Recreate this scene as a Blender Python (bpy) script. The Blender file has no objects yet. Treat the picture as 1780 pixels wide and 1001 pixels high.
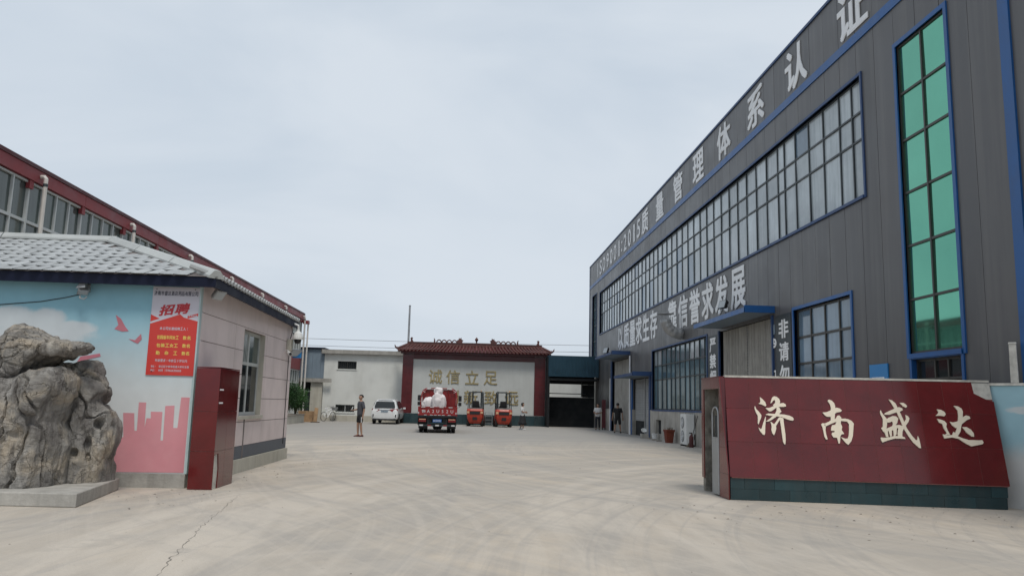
import bpy, bmesh, math, random
from mathutils import Vector, Matrix, noise
random.seed(7)
R = math.radians
scene = bpy.context.scene
COL = scene.collection

# ------------------------------------------------------------------ camera
cam_d = bpy.data.cameras.new("camera")
cam_d.sensor_width = 36.0
cam_d.lens = 36.0 * 1367.9 / 1780.0
cam_d.clip_start = 0.1
cam_d.clip_end = 3000
cam = bpy.data.objects.new("camera", cam_d)
COL.objects.link(cam)
yaw, pit, rol = 0.0518918, 0.1473172, 0.0248932
Fv = Vector((math.sin(yaw) * math.cos(pit), math.cos(yaw) * math.cos(pit), math.sin(pit)))
R0 = Vector((math.cos(yaw), -math.sin(yaw), 0)); U0 = R0.cross(Fv)
Rv = R0 * math.cos(rol) + U0 * math.sin(rol)
Uv = U0 * math.cos(rol) - R0 * math.sin(rol)
cam.matrix_world = Matrix(((Rv.x, Uv.x, -Fv.x, 0), (Rv.y, Uv.y, -Fv.y, 0), (Rv.z, Uv.z, -Fv.z, 1.5), (0, 0, 0, 1)))
scene.camera = cam

# ------------------------------------------------------------------ sky, sun, exposure
SUN_EL, SUN_AZ = 62.0, 166.0      # azimuth clockwise from +Y: behind the camera, a little to its right
w = bpy.data.worlds.new("World"); scene.world = w; w.use_nodes = True
nt = w.node_tree; nt.nodes.clear()
wo = nt.nodes.new("ShaderNodeOutputWorld")
sky = nt.nodes.new("ShaderNodeTexSky"); sky.sky_type = 'NISHITA'; sky.sun_disc = False
sky.sun_elevation = R(SUN_EL); sky.sun_rotation = R(SUN_AZ)
sky.air_density = 1.5; sky.dust_density = 3.0
bg1 = nt.nodes.new("ShaderNodeBackground"); bg1.inputs[1].default_value = 0.1
nt.links.new(sky.outputs[0], bg1.inputs[0])
tc = nt.nodes.new("ShaderNodeTexCoord")
mp = nt.nodes.new("ShaderNodeMapping"); mp.inputs['Scale'].default_value = (1.0, 1.0, 2.6)
nt.links.new(tc.outputs['Generated'], mp.inputs[0])
n1 = nt.nodes.new("ShaderNodeTexNoise"); n1.inputs['Scale'].default_value = 1.5; n1.inputs['Detail'].default_value = 5; n1.inputs['Roughness'].default_value = .52
n1.inputs['Distortion'].default_value = .5
nt.links.new(mp.outputs[0], n1.inputs['Vector'])
cr = nt.nodes.new("ShaderNodeValToRGB")
cr.color_ramp.elements[0].position = .36; cr.color_ramp.elements[0].color = (.462, .528, .605, 1)
cr.color_ramp.elements[1].position = .66; cr.color_ramp.elements[1].color = (.55, .602, .662, 1)
nt.links.new(n1.outputs['Fac'], cr.inputs[0])
bg2 = nt.nodes.new("ShaderNodeBackground"); bg2.inputs[1].default_value = 1.0
nt.links.new(cr.outputs[0], bg2.inputs[0])
cv = nt.nodes.new("ShaderNodeMapRange")
cv.inputs[1].default_value = .3; cv.inputs[2].default_value = .62; cv.inputs[3].default_value = .86; cv.inputs[4].default_value = .98
nt.links.new(n1.outputs['Fac'], cv.inputs[0])
mx = nt.nodes.new("ShaderNodeMixShader")
nt.links.new(cv.outputs[0], mx.inputs[0]); nt.links.new(bg1.outputs[0], mx.inputs[1]); nt.links.new(bg2.outputs[0], mx.inputs[2])
nt.links.new(mx.outputs[0], wo.inputs[0])

sl = bpy.data.lights.new("sun", 'SUN'); sl.energy = 1.5; sl.angle = R(14); sl.color = (1, .95, .87)
so = bpy.data.objects.new("sun", sl); COL.objects.link(so)
sd = Vector((math.sin(R(SUN_AZ)) * math.cos(R(SUN_EL)), math.cos(R(SUN_AZ)) * math.cos(R(SUN_EL)), math.sin(R(SUN_EL))))
so.rotation_euler = (-sd).to_track_quat('-Z', 'Y').to_euler()
so.location = (-10, -20, 40)
scene.view_settings.view_transform = 'Standard'; scene.view_settings.look = 'None'
scene.view_settings.exposure = 0.3; scene.view_settings.gamma = 1.0
scene.view_settings.use_curve_mapping = False

# ------------------------------------------------------------------ materials
def mat(name, col, rough=.7, metal=0., var=.12, scale=2.5, bump=0., bscale=30., spec=.5, streak=0., scol=(.08, .07, .06),
        rnd=.06, coat=0., sscale=(5, 5, .35), speck=0.):
    m = bpy.data.materials.new(name); m.use_nodes = True
    t = m.node_tree; N = t.nodes; L = t.links
    b = N["Principled BSDF"]
    b.inputs['Roughness'].default_value = rough; b.inputs['Metallic'].default_value = metal
    b.inputs['Specular IOR Level'].default_value = spec
    b.inputs['Coat Weight'].default_value = coat; b.inputs['Coat Roughness'].default_value = .08
    g = N.new("ShaderNodeNewGeometry")
    n = N.new("ShaderNodeTexNoise"); n.inputs['Scale'].default_value = scale; n.inputs['Detail'].default_value = 6; n.inputs['Roughness'].default_value = .6
    L.new(g.outputs['Position'], n.inputs['Vector'])
    r = N.new("ShaderNodeMapRange"); r.inputs[1].default_value = .3; r.inputs[2].default_value = .7
    r.inputs[3].default_value = 1 - var; r.inputs[4].default_value = 1 + var
    L.new(n.outputs['Fac'], r.inputs[0])
    oi = N.new("ShaderNodeObjectInfo")
    r2 = N.new("ShaderNodeMapRange"); r2.inputs[3].default_value = 1 - rnd; r2.inputs[4].default_value = 1 + rnd
    L.new(oi.outputs['Random'], r2.inputs[0])
    mu = N.new("ShaderNodeMath"); mu.operation = 'MULTIPLY'; L.new(r.outputs[0], mu.inputs[0]); L.new(r2.outputs[0], mu.inputs[1])
    hs = N.new("ShaderNodeHueSaturation"); hs.inputs['Color'].default_value = (*col, 1); L.new(mu.outputs[0], hs.inputs['Value'])
    out = hs.outputs[0]
    if streak > 0:
        mp_ = N.new("ShaderNodeMapping"); mp_.inputs['Scale'].default_value = sscale
        L.new(g.outputs['Position'], mp_.inputs[0])
        n2 = N.new("ShaderNodeTexNoise"); n2.inputs['Scale'].default_value = 1; n2.inputs['Detail'].default_value = 5; n2.inputs['Roughness'].default_value = .62
        L.new(mp_.outputs[0], n2.inputs['Vector'])
        r3 = N.new("ShaderNodeMapRange"); r3.inputs[1].default_value = .46; r3.inputs[2].default_value = .75; r3.inputs[3].default_value = 0; r3.inputs[4].default_value = streak
        L.new(n2.outputs['Fac'], r3.inputs[0])
        mi = N.new("ShaderNodeMix"); mi.data_type = 'RGBA'
        L.new(r3.outputs[0], mi.inputs[0]); L.new(out, mi.inputs[6]); mi.inputs[7].default_value = (*scol, 1)
        out = mi.outputs[2]
    L.new(out, b.inputs['Base Color'])
    if rough < .95:
        rr = N.new("ShaderNodeMapRange"); rr.inputs[1].default_value = .3; rr.inputs[2].default_value = .7
        rr.inputs[3].default_value = max(.02, rough * .8); rr.inputs[4].default_value = min(1, rough * 1.2)
        L.new(n.outputs['Fac'], rr.inputs[0]); L.new(rr.outputs[0], b.inputs['Roughness'])
    if bump > 0:
        n3 = N.new("ShaderNodeTexNoise"); n3.inputs['Scale'].default_value = bscale; n3.inputs['Detail'].default_value = 4
        L.new(g.outputs['Position'], n3.inputs['Vector'])
        bp = N.new("ShaderNodeBump"); bp.inputs['Strength'].default_value = bump; bp.inputs['Distance'].default_value = .02
        L.new(n3.outputs['Fac'], bp.inputs['Height']); L.new(bp.outputs[0], b.inputs['Normal'])
    return m

M = {}
M['panel'] = mat('grey_metal_panel', (.084, .082, .083), .40, 0, .16, .9, .16, 2.2, .5, .55, (.15, .143, .135), .10, sscale=(4.5, 4.5, .16))
M['blue'] = mat('blue_trim_paint', (.009, .085, .27), .4, 0, .15, 2, 0, 30, .5, .3, (.02, .05, .12))
M['bluedark'] = mat('weathered_blue_trim', (.02, .055, .15), .5, 0, .2, 2)
M['core'] = mat('dark_backing', (.03, .03, .032), .9)
M['frame_dark'] = mat('dark_window_frame', (.028, .036, .04), .45, 0, .1)
M['frame_brown'] = mat('bronze_window_frame', (.045, .042, .036), .4, .2, .1)
M['pane_pale'] = mat('pale_sky_curtain_glass', (.40, .45, .475), .09, 0, .2, .9, .012, 1.1, .6, .5, (.17, .21, .225), .25, sscale=(5, 5, .3))  # opaque pane; reflected sky and curtains are put into its pale colour
M['pane_teal'] = mat('teal_glass', (.12, .19, .225), .06, 0, .2, .8, .012, 1.2, .7, .3, (.03, .045, .05), .3)
M['pane_blue'] = mat('blue_grey_glass', (.16, .23, .30), .06, 0, .18, .8, .012, 1.0, .7, .35, (.04, .05, .06), .2)
M['pane_dark'] = mat('dark_glass', (.02, .024, .026), .06, 0, .2, 1, .01, 1, .7)
M['pane_green'] = mat('green_mirror_glass', (.15, .46, .32), .04, .85, .05, .7, .01, .8, .5, rnd=.05)
M['pane_left'] = mat('grey_green_glass', (.075, .098, .09), .08, 0, .2, .8, .012, 1.2, .55, .4, (.16, .175, .17), .25)
M['plinth'] = mat('weathered_concrete_plinth', (.40, .38, .345), .9, 0, .2, 1.6, .25, 14, .2, .75, (.15, .135, .11), .03, sscale=(2.2, 2.2, .5))
M['letter'] = mat('grey_white_letter', (.80, .81, .82), .6, 0, .06)
M['curtain'] = mat('grey_pvc_curtain', (.33, .32, .295), .55, 0, .15, 3, 0, 20, .4, .6, (.10, .095, .085), sscale=(2, 9, .3))  # dark vertical streaks in the colour also give the shaded fold lines
M['steel'] = mat('galvanised_steel', (.36, .37, .38), .45, .6, .2, 3, .05, 25, .5, .4, (.14, .12, .10))
M['shutter'] = mat('grey_roller_shutter', (.34, .35, .35), .5, .2, .15, 2, 0, 30, .5, .5, (.16, .15, .14))
M['black'] = mat('black_plastic', (.015, .015, .016), .5)
M['rubber'] = mat('tyre_rubber', (.018, .018, .018), .85, 0, .2, 5)
M['redtile'] = mat('dark_red_glazed_tile', (.115, .008, .009), .11, 0, .25, 1.3, .02, 1.6, .55, .28, (.05, .014, .012), .10, sscale=(3, 3, .6))
M['redtile2'] = mat('dark_red_wall_tile', (.088, .009, .011), .22, 0, .2, 1.3, .01, 3, .5, .3, (.06, .02, .02), .12)
M['greentile'] = mat('dark_green_base_tile', (.014, .04, .047), .3, 0, .25, 1.5, .02, 6, .5, .35, (.06, .06, .055), .2)
M['mortar'] = mat('tile_grout', (.21, .075, .065), .9, 0, .2, 6)
M['mortar_dark'] = mat('dark_grout', (.06, .05, .05), .9, 0, .2, 6)
M['cream'] = mat('cream_letter', (.74, .66, .53), .55, 0, .05, 3)
M['concrete'] = mat('bare_concrete', (.37, .355, .325), .92, 0, .22, 2.2, .4, 18, .2, .5, (.16, .15, .135))
M['concrete_rough'] = mat('rough_stained_concrete', (.24, .225, .195), .95, 0, .45, 5, .9, 14, .15, .7, (.07, .065, .055), sscale=(6, 6, 2))
M['white_wall'] = mat('white_rendered_wall', (.68, .69, .66), .9, 0, .06, .8, .1, 20, .2, .32, (.36, .35, .31), .02, sscale=(.8, .8, .35))
M['beige_wall'] = mat('beige_low_wall', (.47, .45, .39), .9, 0, .12, 1.6, .1, 20, .2, .5, (.30, .27, .21))
M['greyblue'] = mat('grey_blue_cladding', (.20, .255, .31), .6, 0, .08, 1, 0, 10, .4, .3, (.13, .15, .17))
M['pinkpanel'] = mat('pink_beige_wall_panel', (.70, .605, .595), .75, 0, .07, 1.4, .05, 25, .3, .3, (.34, .29, .27), .05, sscale=(2, 2, .5))
M['joint'] = mat('panel_joint', (.16, .14, .135), .9)
M['greyband'] = mat('grey_painted_band', (.105, .115, .135), .7, 0, .15, 3)
M['navy'] = mat('navy_fascia', (.003, .006, .023), .6, 0, .15, 2, spec=.25)
M['rooftile'] = mat('pale_grey_roof_tile', (.36, .375, .38), .6, 0, .12, 4, .05, 30, .35, .3, (.22, .22, .21), .10, sscale=(6, 6, 6))
M['ridgecap'] = mat('pale_ridge_cap', (.42, .44, .435), .55, 0, .08, 2, 0, 30, .4, .3, (.3, .3, .29))
M['redfascia'] = mat('faded_red_fascia', (.225, .042, .047), .55, 0, .12, 1, 0, 20, .4, .3, (.13, .035, .04), .05, sscale=(2, 2, .4))
M['redtrim'] = mat('dark_red_edge', (.07, .016, .02), .6)
M['whiteframe'] = mat('white_window_frame', (.50, .52, .51), .5, 0, .08)
M['pipe'] = mat('white_pvc_pipe', (.60, .575, .54), .5, 0, .1, 3, 0, 30, .4, .35, (.34, .27, .22))
M['white'] = mat('white_plastic', (.66, .67, .66), .45, 0, .06)
M['gold'] = mat('gold_letter', (.35, .285, .145), .4, .3, .3, 9)
M['lacquer'] = mat('maroon_lacquer', (.075, .009, .011), .35, 0, .15, 2)
M['glazedroof'] = mat('glazed_brown_red_roof_tile', (.098, .035, .029), .4, 0, .35, 4, .05, 20, .5, .3, (.06, .03, .025), .18, sscale=(5, 5, 5))
M['teal'] = mat('dark_teal_sheet', (.014, .050, .078), .5, 0, .15, 1.5)
M['void'] = mat('black_tarp_and_opening_shade', (.007, .009, .011), .85, 0, .3, 2)  # shed tarpaulin black; also paints the shade inside vent and shutter openings
M['wood'] = mat('raw_timber', (.36, .235, .135), .8, 0, .25, 4, .1, 20, .3, .4, (.2, .13, .08))
M['terracotta'] = mat('terracotta', (.165, .042, .026), .75, 0, .18, 4, .05, 25, .3, .3, (.15, .06, .045))
M['soil'] = mat('dry_soil', (.13, .10, .07), .95, 0, .3, 8, .3, 30)
M['bark'] = mat('bark', (.12, .09, .065), .9, 0, .3, 8, .3, 30)
M['leaf'] = mat('leaf_green', (.045, .115, .028), .55, 0, .5, 2.2, 0, 30, .4)
M['leaf2'] = mat('dark_leaf_green', (.028, .078, .022), .55, 0, .5, 2.2, 0, 30, .4)
M['orange'] = mat('forklift_orange_paint', (.40, .040, .020), .38, 0, .12, 2, 0, 20, .5, .25, (.16, .05, .035))
M['truckred'] = mat('truck_red_paint', (.25, .014, .014), .4, 0, .15, 2, 0, 20, .5, .25, (.12, .03, .025))
M['carwhite'] = mat('white_car_paint', (.68, .69, .69), .25, 0, .03, 2, 0, 20, .5, coat=.6, rnd=0)
M['carglass'] = mat('tinted_car_glass', (.012, .014, .015), .05, 0, .1, 2, 0, 20, .6)
M['taillight'] = mat('red_tail_lens', (.20, .012, .014), .15, 0, .1, 3)
M['amber'] = mat('pale_lens', (.62, .40, .24), .2, 0, .1, 3)
M['plate_blue'] = mat('blue_plate', (.02, .13, .42), .4, 0, .05)
M['plate_pale'] = mat('pale_plate', (.36, .44, .52), .4, 0, .05)
M['sack'] = mat('white_woven_sack', (.70, .66, .66), .7, 0, .10, 5, .25, 22, .3, .3, (.52, .42, .42))
M['skin'] = mat('skin', (.36, .215, .15), .55, 0, .06, 8)
M['hair'] = mat('black_hair', (.012, .011, .011), .6, 0, .2, 20, .3, 60)
M['cloth_grey'] = mat('grey_cotton', (.068, .070, .084), .85, 0, .12, 6, .1, 20)
M['cloth_black'] = mat('black_cotton', (.014, .014, .016), .85, 0, .12, 6, .1, 20)
M['cloth_white'] = mat('white_cotton', (.62, .62, .62), .85, 0, .06, 6, .1, 20)
M['cloth_navy'] = mat('dark_navy_cotton', (.02, .021, .028), .85, 0, .12, 6, .1, 20)
M['shoe_red'] = mat('dark_red_trainer', (.07, .014, .014), .6)
M['pinkpaint'] = mat('pink_mural_paint', (.60, .255, .285), .8, 0, .10, 1.2, .05, 20, .25, .35, (.66, .37, .39), .03, sscale=(1.5, 1.5, 1.2))
M['birdpink'] = mat('rose_mural_paint', (.50, .17, .21), .8, 0, .1, 4)
M['poster_red'] = mat('poster_red', (.55, .040, .030), .4, 0, .05, 2, rnd=0)
M['poster_white'] = mat('poster_lilac_white', (.52, .50, .56), .4, 0, .04, 2, rnd=0)
M['poster_yellow'] = mat('poster_yellow', (.72, .56, .12), .5, 0, .03, rnd=0)
M['poster_text_red'] = mat('poster_text_red', (.42, .02, .03), .5, 0, .03, rnd=0)
M['poster_text_dark'] = mat('poster_text_dark', (.035, .035, .06), .5, 0, .03, rnd=0)
M['sign_blue'] = mat('sign_blue', (.02, .20, .48), .4, 0, .05)
M['lensglass'] = mat('lamp_glass', (.35, .38, .40), .1, 0, .05)
M['plaster_patch'] = mat('exposed_white_plaster', (.55, .53, .48), .9, 0, .25, 7, .4, 30, .2)
M['brick'] = mat('grey_brick', (.30, .27, .235), .9, 0, .2, 8, .2, 30)
M['redboard'] = mat('faded_red_board', (.12, .028, .034), .7)

# gradient mural (painted wall): pale blue above, white below, soft painted clouds
def mural_mat(name, z0, z1, blue, white, cloudc, cscale):
    m = bpy.data.materials.new(name); m.use_nodes = True
    t = m.node_tree; N = t.nodes; L = t.links; b = N["Principled BSDF"]
    b.inputs['Roughness'].default_value = .8; b.inputs['Specular IOR Level'].default_value = .25
    g = N.new("ShaderNodeNewGeometry"); s = N.new("ShaderNodeSeparateXYZ"); L.new(g.outputs['Position'], s.inputs[0])
    n = N.new("ShaderNodeTexNoise"); n.inputs['Scale'].default_value = 1.5; n.inputs['Detail'].default_value = 4
    L.new(g.outputs['Position'], n.inputs['Vector'])
    ad = N.new("ShaderNodeMath"); ad.operation = 'MULTIPLY_ADD'; ad.inputs[1].default_value = .35
    L.new(n.outputs['Fac'], ad.inputs[0]); L.new(s.outputs['Z'], ad.inputs[2])
    r = N.new("ShaderNodeMapRange"); r.interpolation_type = 'SMOOTHSTEP'
    r.inputs[1].default_value = z0 + .17; r.inputs[2].default_value = z1 + .17; L.new(ad.outputs[0], r.inputs[0])
    mi = N.new("ShaderNodeMix"); mi.data_type = 'RGBA'; mi.inputs[6].default_value = (*white, 1); mi.inputs[7].default_value = (*blue, 1)
    L.new(r.outputs[0], mi.inputs[0])
    # painted clouds: soft round puffs
    dist = None
    for (cx, cz, rx, rz) in cscale:
        a = N.new("ShaderNodeMath"); a.operation = 'SUBTRACT'; a.inputs[1].default_value = cx; L.new(s.outputs['X'], a.inputs[0])
        a2 = N.new("ShaderNodeMath"); a2.operation = 'DIVIDE'; a2.inputs[1].default_value = rx; L.new(a.outputs[0], a2.inputs[0])
        c = N.new("ShaderNodeMath"); c.operation = 'SUBTRACT'; c.inputs[1].default_value = cz; L.new(s.outputs['Z'], c.inputs[0])
        c2 = N.new("ShaderNodeMath"); c2.operation = 'DIVIDE'; c2.inputs[1].default_value = rz; L.new(c.outputs[0], c2.inputs[0])
        p1 = N.new("ShaderNodeMath"); p1.operation = 'MULTIPLY'; L.new(a2.outputs[0], p1.inputs[0]); L.new(a2.outputs[0], p1.inputs[1])
        p2 = N.new("ShaderNodeMath"); p2.operation = 'MULTIPLY_ADD'; L.new(c2.outputs[0], p2.inputs[0]); L.new(c2.outputs[0], p2.inputs[1]); L.new(p1.outputs[0], p2.inputs[2])
        if dist is None: dist = p2
        else:
            mn = N.new("ShaderNodeMath"); mn.operation = 'MINIMUM'; L.new(dist.outputs[0], mn.inputs[0]); L.new(p2.outputs[0], mn.inputs[1]); dist = mn
    n2 = N.new("ShaderNodeTexNoise"); n2.inputs['Scale'].default_value = 5; n2.inputs['Detail'].default_value = 3
    L.new(g.outputs['Position'], n2.inputs['Vector'])
    ad2 = N.new("ShaderNodeMath"); ad2.operation = 'ADD'; L.new(dist.outputs[0], ad2.inputs[0]); L.new(n2.outputs['Fac'], ad2.inputs[1])
    r2 = N.new("ShaderNodeMapRange"); r2.interpolation_type = 'SMOOTHSTEP'
    r2.inputs[1].default_value = .95; r2.inputs[2].default_value = 1.7; r2.inputs[3].default_value = .8; r2.inputs[4].default_value = 0
    L.new(ad2.outputs[0], r2.inputs[0])
    mi2 = N.new("ShaderNodeMix"); mi2.data_type = 'RGBA'; mi2.inputs[7].default_value = (*cloudc, 1)
    L.new(r2.outputs[0], mi2.inputs[0]); L.new(mi.outputs[2], mi2.inputs[6])
    hs = N.new("ShaderNodeHueSaturation"); L.new(mi2.outputs[2], hs.inputs['Color'])
    n3 = N.new("ShaderNodeTexNoise"); n3.inputs['Scale'].default_value = 3; n3.inputs['Detail'].default_value = 6; L.new(g.outputs['Position'], n3.inputs['Vector'])
    r3 = N.new("ShaderNodeMapRange"); r3.inputs[1].default_value = .3; r3.inputs[2].default_value = .7; r3.inputs[3].default_value = .94; r3.inputs[4].default_value = 1.04
    L.new(n3.outputs['Fac'], r3.inputs[0]); L.new(r3.outputs[0], hs.inputs['Value'])
    L.new(hs.outputs[0], b.inputs['Base Color'])
    return m
M['mural'] = mural_mat('sky_mural_paint', 1.35, 3.1, (.245, .455, .545), (.62, .64, .64), (.60, .61, .62),
                       [(-7.75, 2.75, .5, .22), (-7.2, 2.72, .38, .22), (-6.75, 2.6, .45, .14), (-8.6, 2.6, .8, .3), (-7.3, 2.5, 1.0, .2)])
M['mural2'] = mural_mat('boundary_mural_paint', .75, 1.15, (.33, .52, .585), (.56, .56, .545), (.62, .63, .62),
                        [(9.35, 1.62, .22, .07), (9.5, 1.72, .2, .1)])

# concrete yard
def ground_mat():
    m = bpy.data.materials.new("worn_concrete_yard"); m.use_nodes = True
    t = m.node_tree; N = t.nodes; L = t.links; b = N["Principled BSDF"]
    g = N.new("ShaderNodeNewGeometry")
    def nz(scale, detail, vec=None, rough=.6, dist=0):
        n = N.new("ShaderNodeTexNoise"); n.inputs['Scale'].default_value = scale; n.inputs['Detail'].default_value = detail
        n.inputs['Roughness'].default_value = rough; n.inputs['Distortion'].default_value = dist
        L.new(vec if vec else g.outputs['Position'], n.inputs['Vector']); return n.outputs['Fac']
    def rng(x, a, b_, c, d):
        r = N.new("ShaderNodeMapRange"); r.inputs[1].default_value = a; r.inputs[2].default_value = b_; r.inputs[3].default_value = c; r.inputs[4].default_value = d
        L.new(x, r.inputs[0]); return r.outputs[0]
    def mixc(f, a, c):
        mi = N.new("ShaderNodeMix"); mi.data_type = 'RGBA'; L.new(f, mi.inputs[0]); L.new(a, mi.inputs[6]) if not isinstance(a, tuple) else setattr(mi.inputs[6], 'default_value', (*a, 1))
        L.new(c, mi.inputs[7]) if not isinstance(c, tuple) else setattr(mi.inputs[7], 'default_value', (*c, 1)); return mi.outputs[2]
    def mapv(rz, sc, loc=(0, 0, 0)):
        # rotate first, stretch after, so the streaks follow the turned axis
        a = N.new("ShaderNodeMapping"); a.inputs['Rotation'].default_value = (0, 0, R(rz)); a.inputs['Location'].default_value = loc
        L.new(g.outputs['Position'], a.inputs[0])
        c = N.new("ShaderNodeMapping"); c.inputs['Scale'].default_value = sc; L.new(a.outputs[0], c.inputs[0]); return c.outputs[0]
    base = mixc(rng(nz(.16, 5, None, .6, .4), .35, .65, 0, 1), (.412, .373, .325), (.465, .405, .333))
    base = mixc(rng(nz(.55, 6), .45, .72, 0, .5), base, (.355, .335, .305))
    # sandy dust along the edges, tyre sweeps fanning out of the gate
    base = mixc(rng(nz(.3, 5, mapv(20, (1, 1, 1), (7, 3, 0))), .5, .72, 0, .75), base, (.535, .455, .36))
    warp = N.new("ShaderNodeVectorMath"); warp.operation = 'SUBTRACT'; warp.inputs[1].default_value = (5.0, -2.0, 0); L.new(g.outputs['Position'], warp.inputs[0])
    ln = N.new("ShaderNodeVectorMath"); ln.operation = 'LENGTH'; L.new(warp.outputs[0], ln.inputs[0])
    sx = N.new("ShaderNodeSeparateXYZ"); L.new(g.outputs['Position'], sx.inputs[0])
    def sweep(cx, cy, k, strength, col, base, seed):
        wv = N.new("ShaderNodeVectorMath"); wv.operation = 'SUBTRACT'; wv.inputs[1].default_value = (cx, cy, 0); L.new(g.outputs['Position'], wv.inputs[0])
        le = N.new("ShaderNodeVectorMath"); le.operation = 'LENGTH'; L.new(wv.outputs[0], le.inputs[0])
        cb = N.new("ShaderNodeCombineXYZ"); cb.inputs[2].default_value = seed
        mu = N.new("ShaderNodeMath"); mu.operation = 'MULTIPLY'; mu.inputs[1].default_value = k; L.new(le.outputs['Value'], mu.inputs[0]); L.new(mu.outputs[0], cb.inputs[0])
        at = N.new("ShaderNodeMath"); at.operation = 'MULTIPLY'; at.inputs[1].default_value = .09; L.new(sx.outputs['Y'], at.inputs[0]); L.new(at.outputs[0], cb.inputs[1])
        return mixc(rng(nz(1, 5, cb.outputs[0], .62, .25), .50, .62, 0, strength), base, col)
    base = sweep(-16, 14, 1.0, .5, (.325, .305, .282), base, 3.1)
    base = sweep(16, 10, .9, .7, (.55, .492, .42), base, 9.7)
    base = sweep(22, 30, 1.3, .45, (.325, .305, .282), base, 5.3)
    base = sweep(-13, 9, 4.5, .32, (.54, .485, .415), base, 1.7)
    base = sweep(15, 6, 5.0, .38, (.32, .30, .278), base, 6.4)
    base = sweep(30, 26, 6.0, .22, (.54, .485, .42), base, 2.2)
    base = mixc(rng(nz(1.5, 5, mapv(-28, (.12, 1.3, 1))), .5, .7, 0, .35), base, (.54, .482, .412))
    base = mixc(rng(nz(1.5, 5, mapv(38, (.10, 1.2, 1), (4, 9, 0))), .52, .7, 0, .3), base, (.335, .315, .29))
    # oil and water stains
    base = mixc(rng(nz(.9, 6, mapv(0, (1, 1, 1), (31, 12, 0)), .7), .60, .72, 0, .5), base, (.30, .28, .255))
    base = mixc(rng(nz(2.6, 5, mapv(0, (1, 1, 1), (3, 42, 0)), .7), .64, .74, 0, .45), base, (.25, .235, .215))
    # the yard inside the gate is greyer and darker than the dusty apron
    inn = N.new("ShaderNodeMapRange"); inn.inputs[1].default_value = 27; inn.inputs[2].default_value = 37; inn.inputs[3].default_value = 0; inn.inputs[4].default_value = .75
    wob = N.new("ShaderNodeMath"); wob.operation = 'MULTIPLY_ADD'; wob.inputs[1].default_value = 9; L.new(nz(.25, 4), wob.inputs[0]); L.new(sx.outputs['Y'], wob.inputs[2])
    sb = N.new("ShaderNodeMath"); sb.operation = 'SUBTRACT'; sb.inputs[1].default_value = 4.5; L.new(wob.outputs[0], sb.inputs[0]); L.new(sb.outputs[0], inn.inputs[0])
    base = mixc(inn.outputs[0], base, (.30, .292, .278))
    # dark spots and grit
    base = mixc(rng(nz(9, 3), .70, .76, 0, .35), base, (.17, .16, .15))
    base = mixc(rng(nz(60, 3), .62, .8, 0, .3), base, (.2, .19, .175))
    # sawn joints between the slabs
    def joint(axis, pos, wd, base):
        d = N.new("ShaderNodeMath"); d.operation = 'SUBTRACT'; d.inputs[1].default_value = pos; L.new(sx.outputs[axis], d.inputs[0])
        wb = N.new("ShaderNodeMath"); wb.operation = 'MULTIPLY_ADD'; wb.inputs[1].default_value = .03; L.new(nz(1.2, 4), wb.inputs[0]); L.new(d.outputs[0], wb.inputs[2])
        a = N.new("ShaderNodeMath"); a.operation = 'ABSOLUTE'; L.new(wb.outputs[0], a.inputs[0])
        return mixc(rng(a.outputs[0], wd, wd * 2.2, .38, 0), base, (.19, .18, .165))
    for p in (13.48, 22.5, 32.0): base = joint('Y', p, .012, base)
    L.new(base, b.inputs['Base Color']); b.inputs['Roughness'].default_value = .9; b.inputs['Specular IOR Level'].default_value = .25
    ad = N.new("ShaderNodeMath"); ad.operation = 'ADD'; L.new(nz(26, 5), ad.inputs[0]); L.new(nz(3, 4), ad.inputs[1])
    bp = N.new("ShaderNodeBump"); bp.inputs['Strength'].default_value = .42; bp.inputs['Distance'].default_value = .02
    L.new(ad.outputs[0], bp.inputs['Height']); L.new(bp.outputs[0], b.inputs['Normal'])
    return m
M['ground'] = ground_mat()

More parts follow.
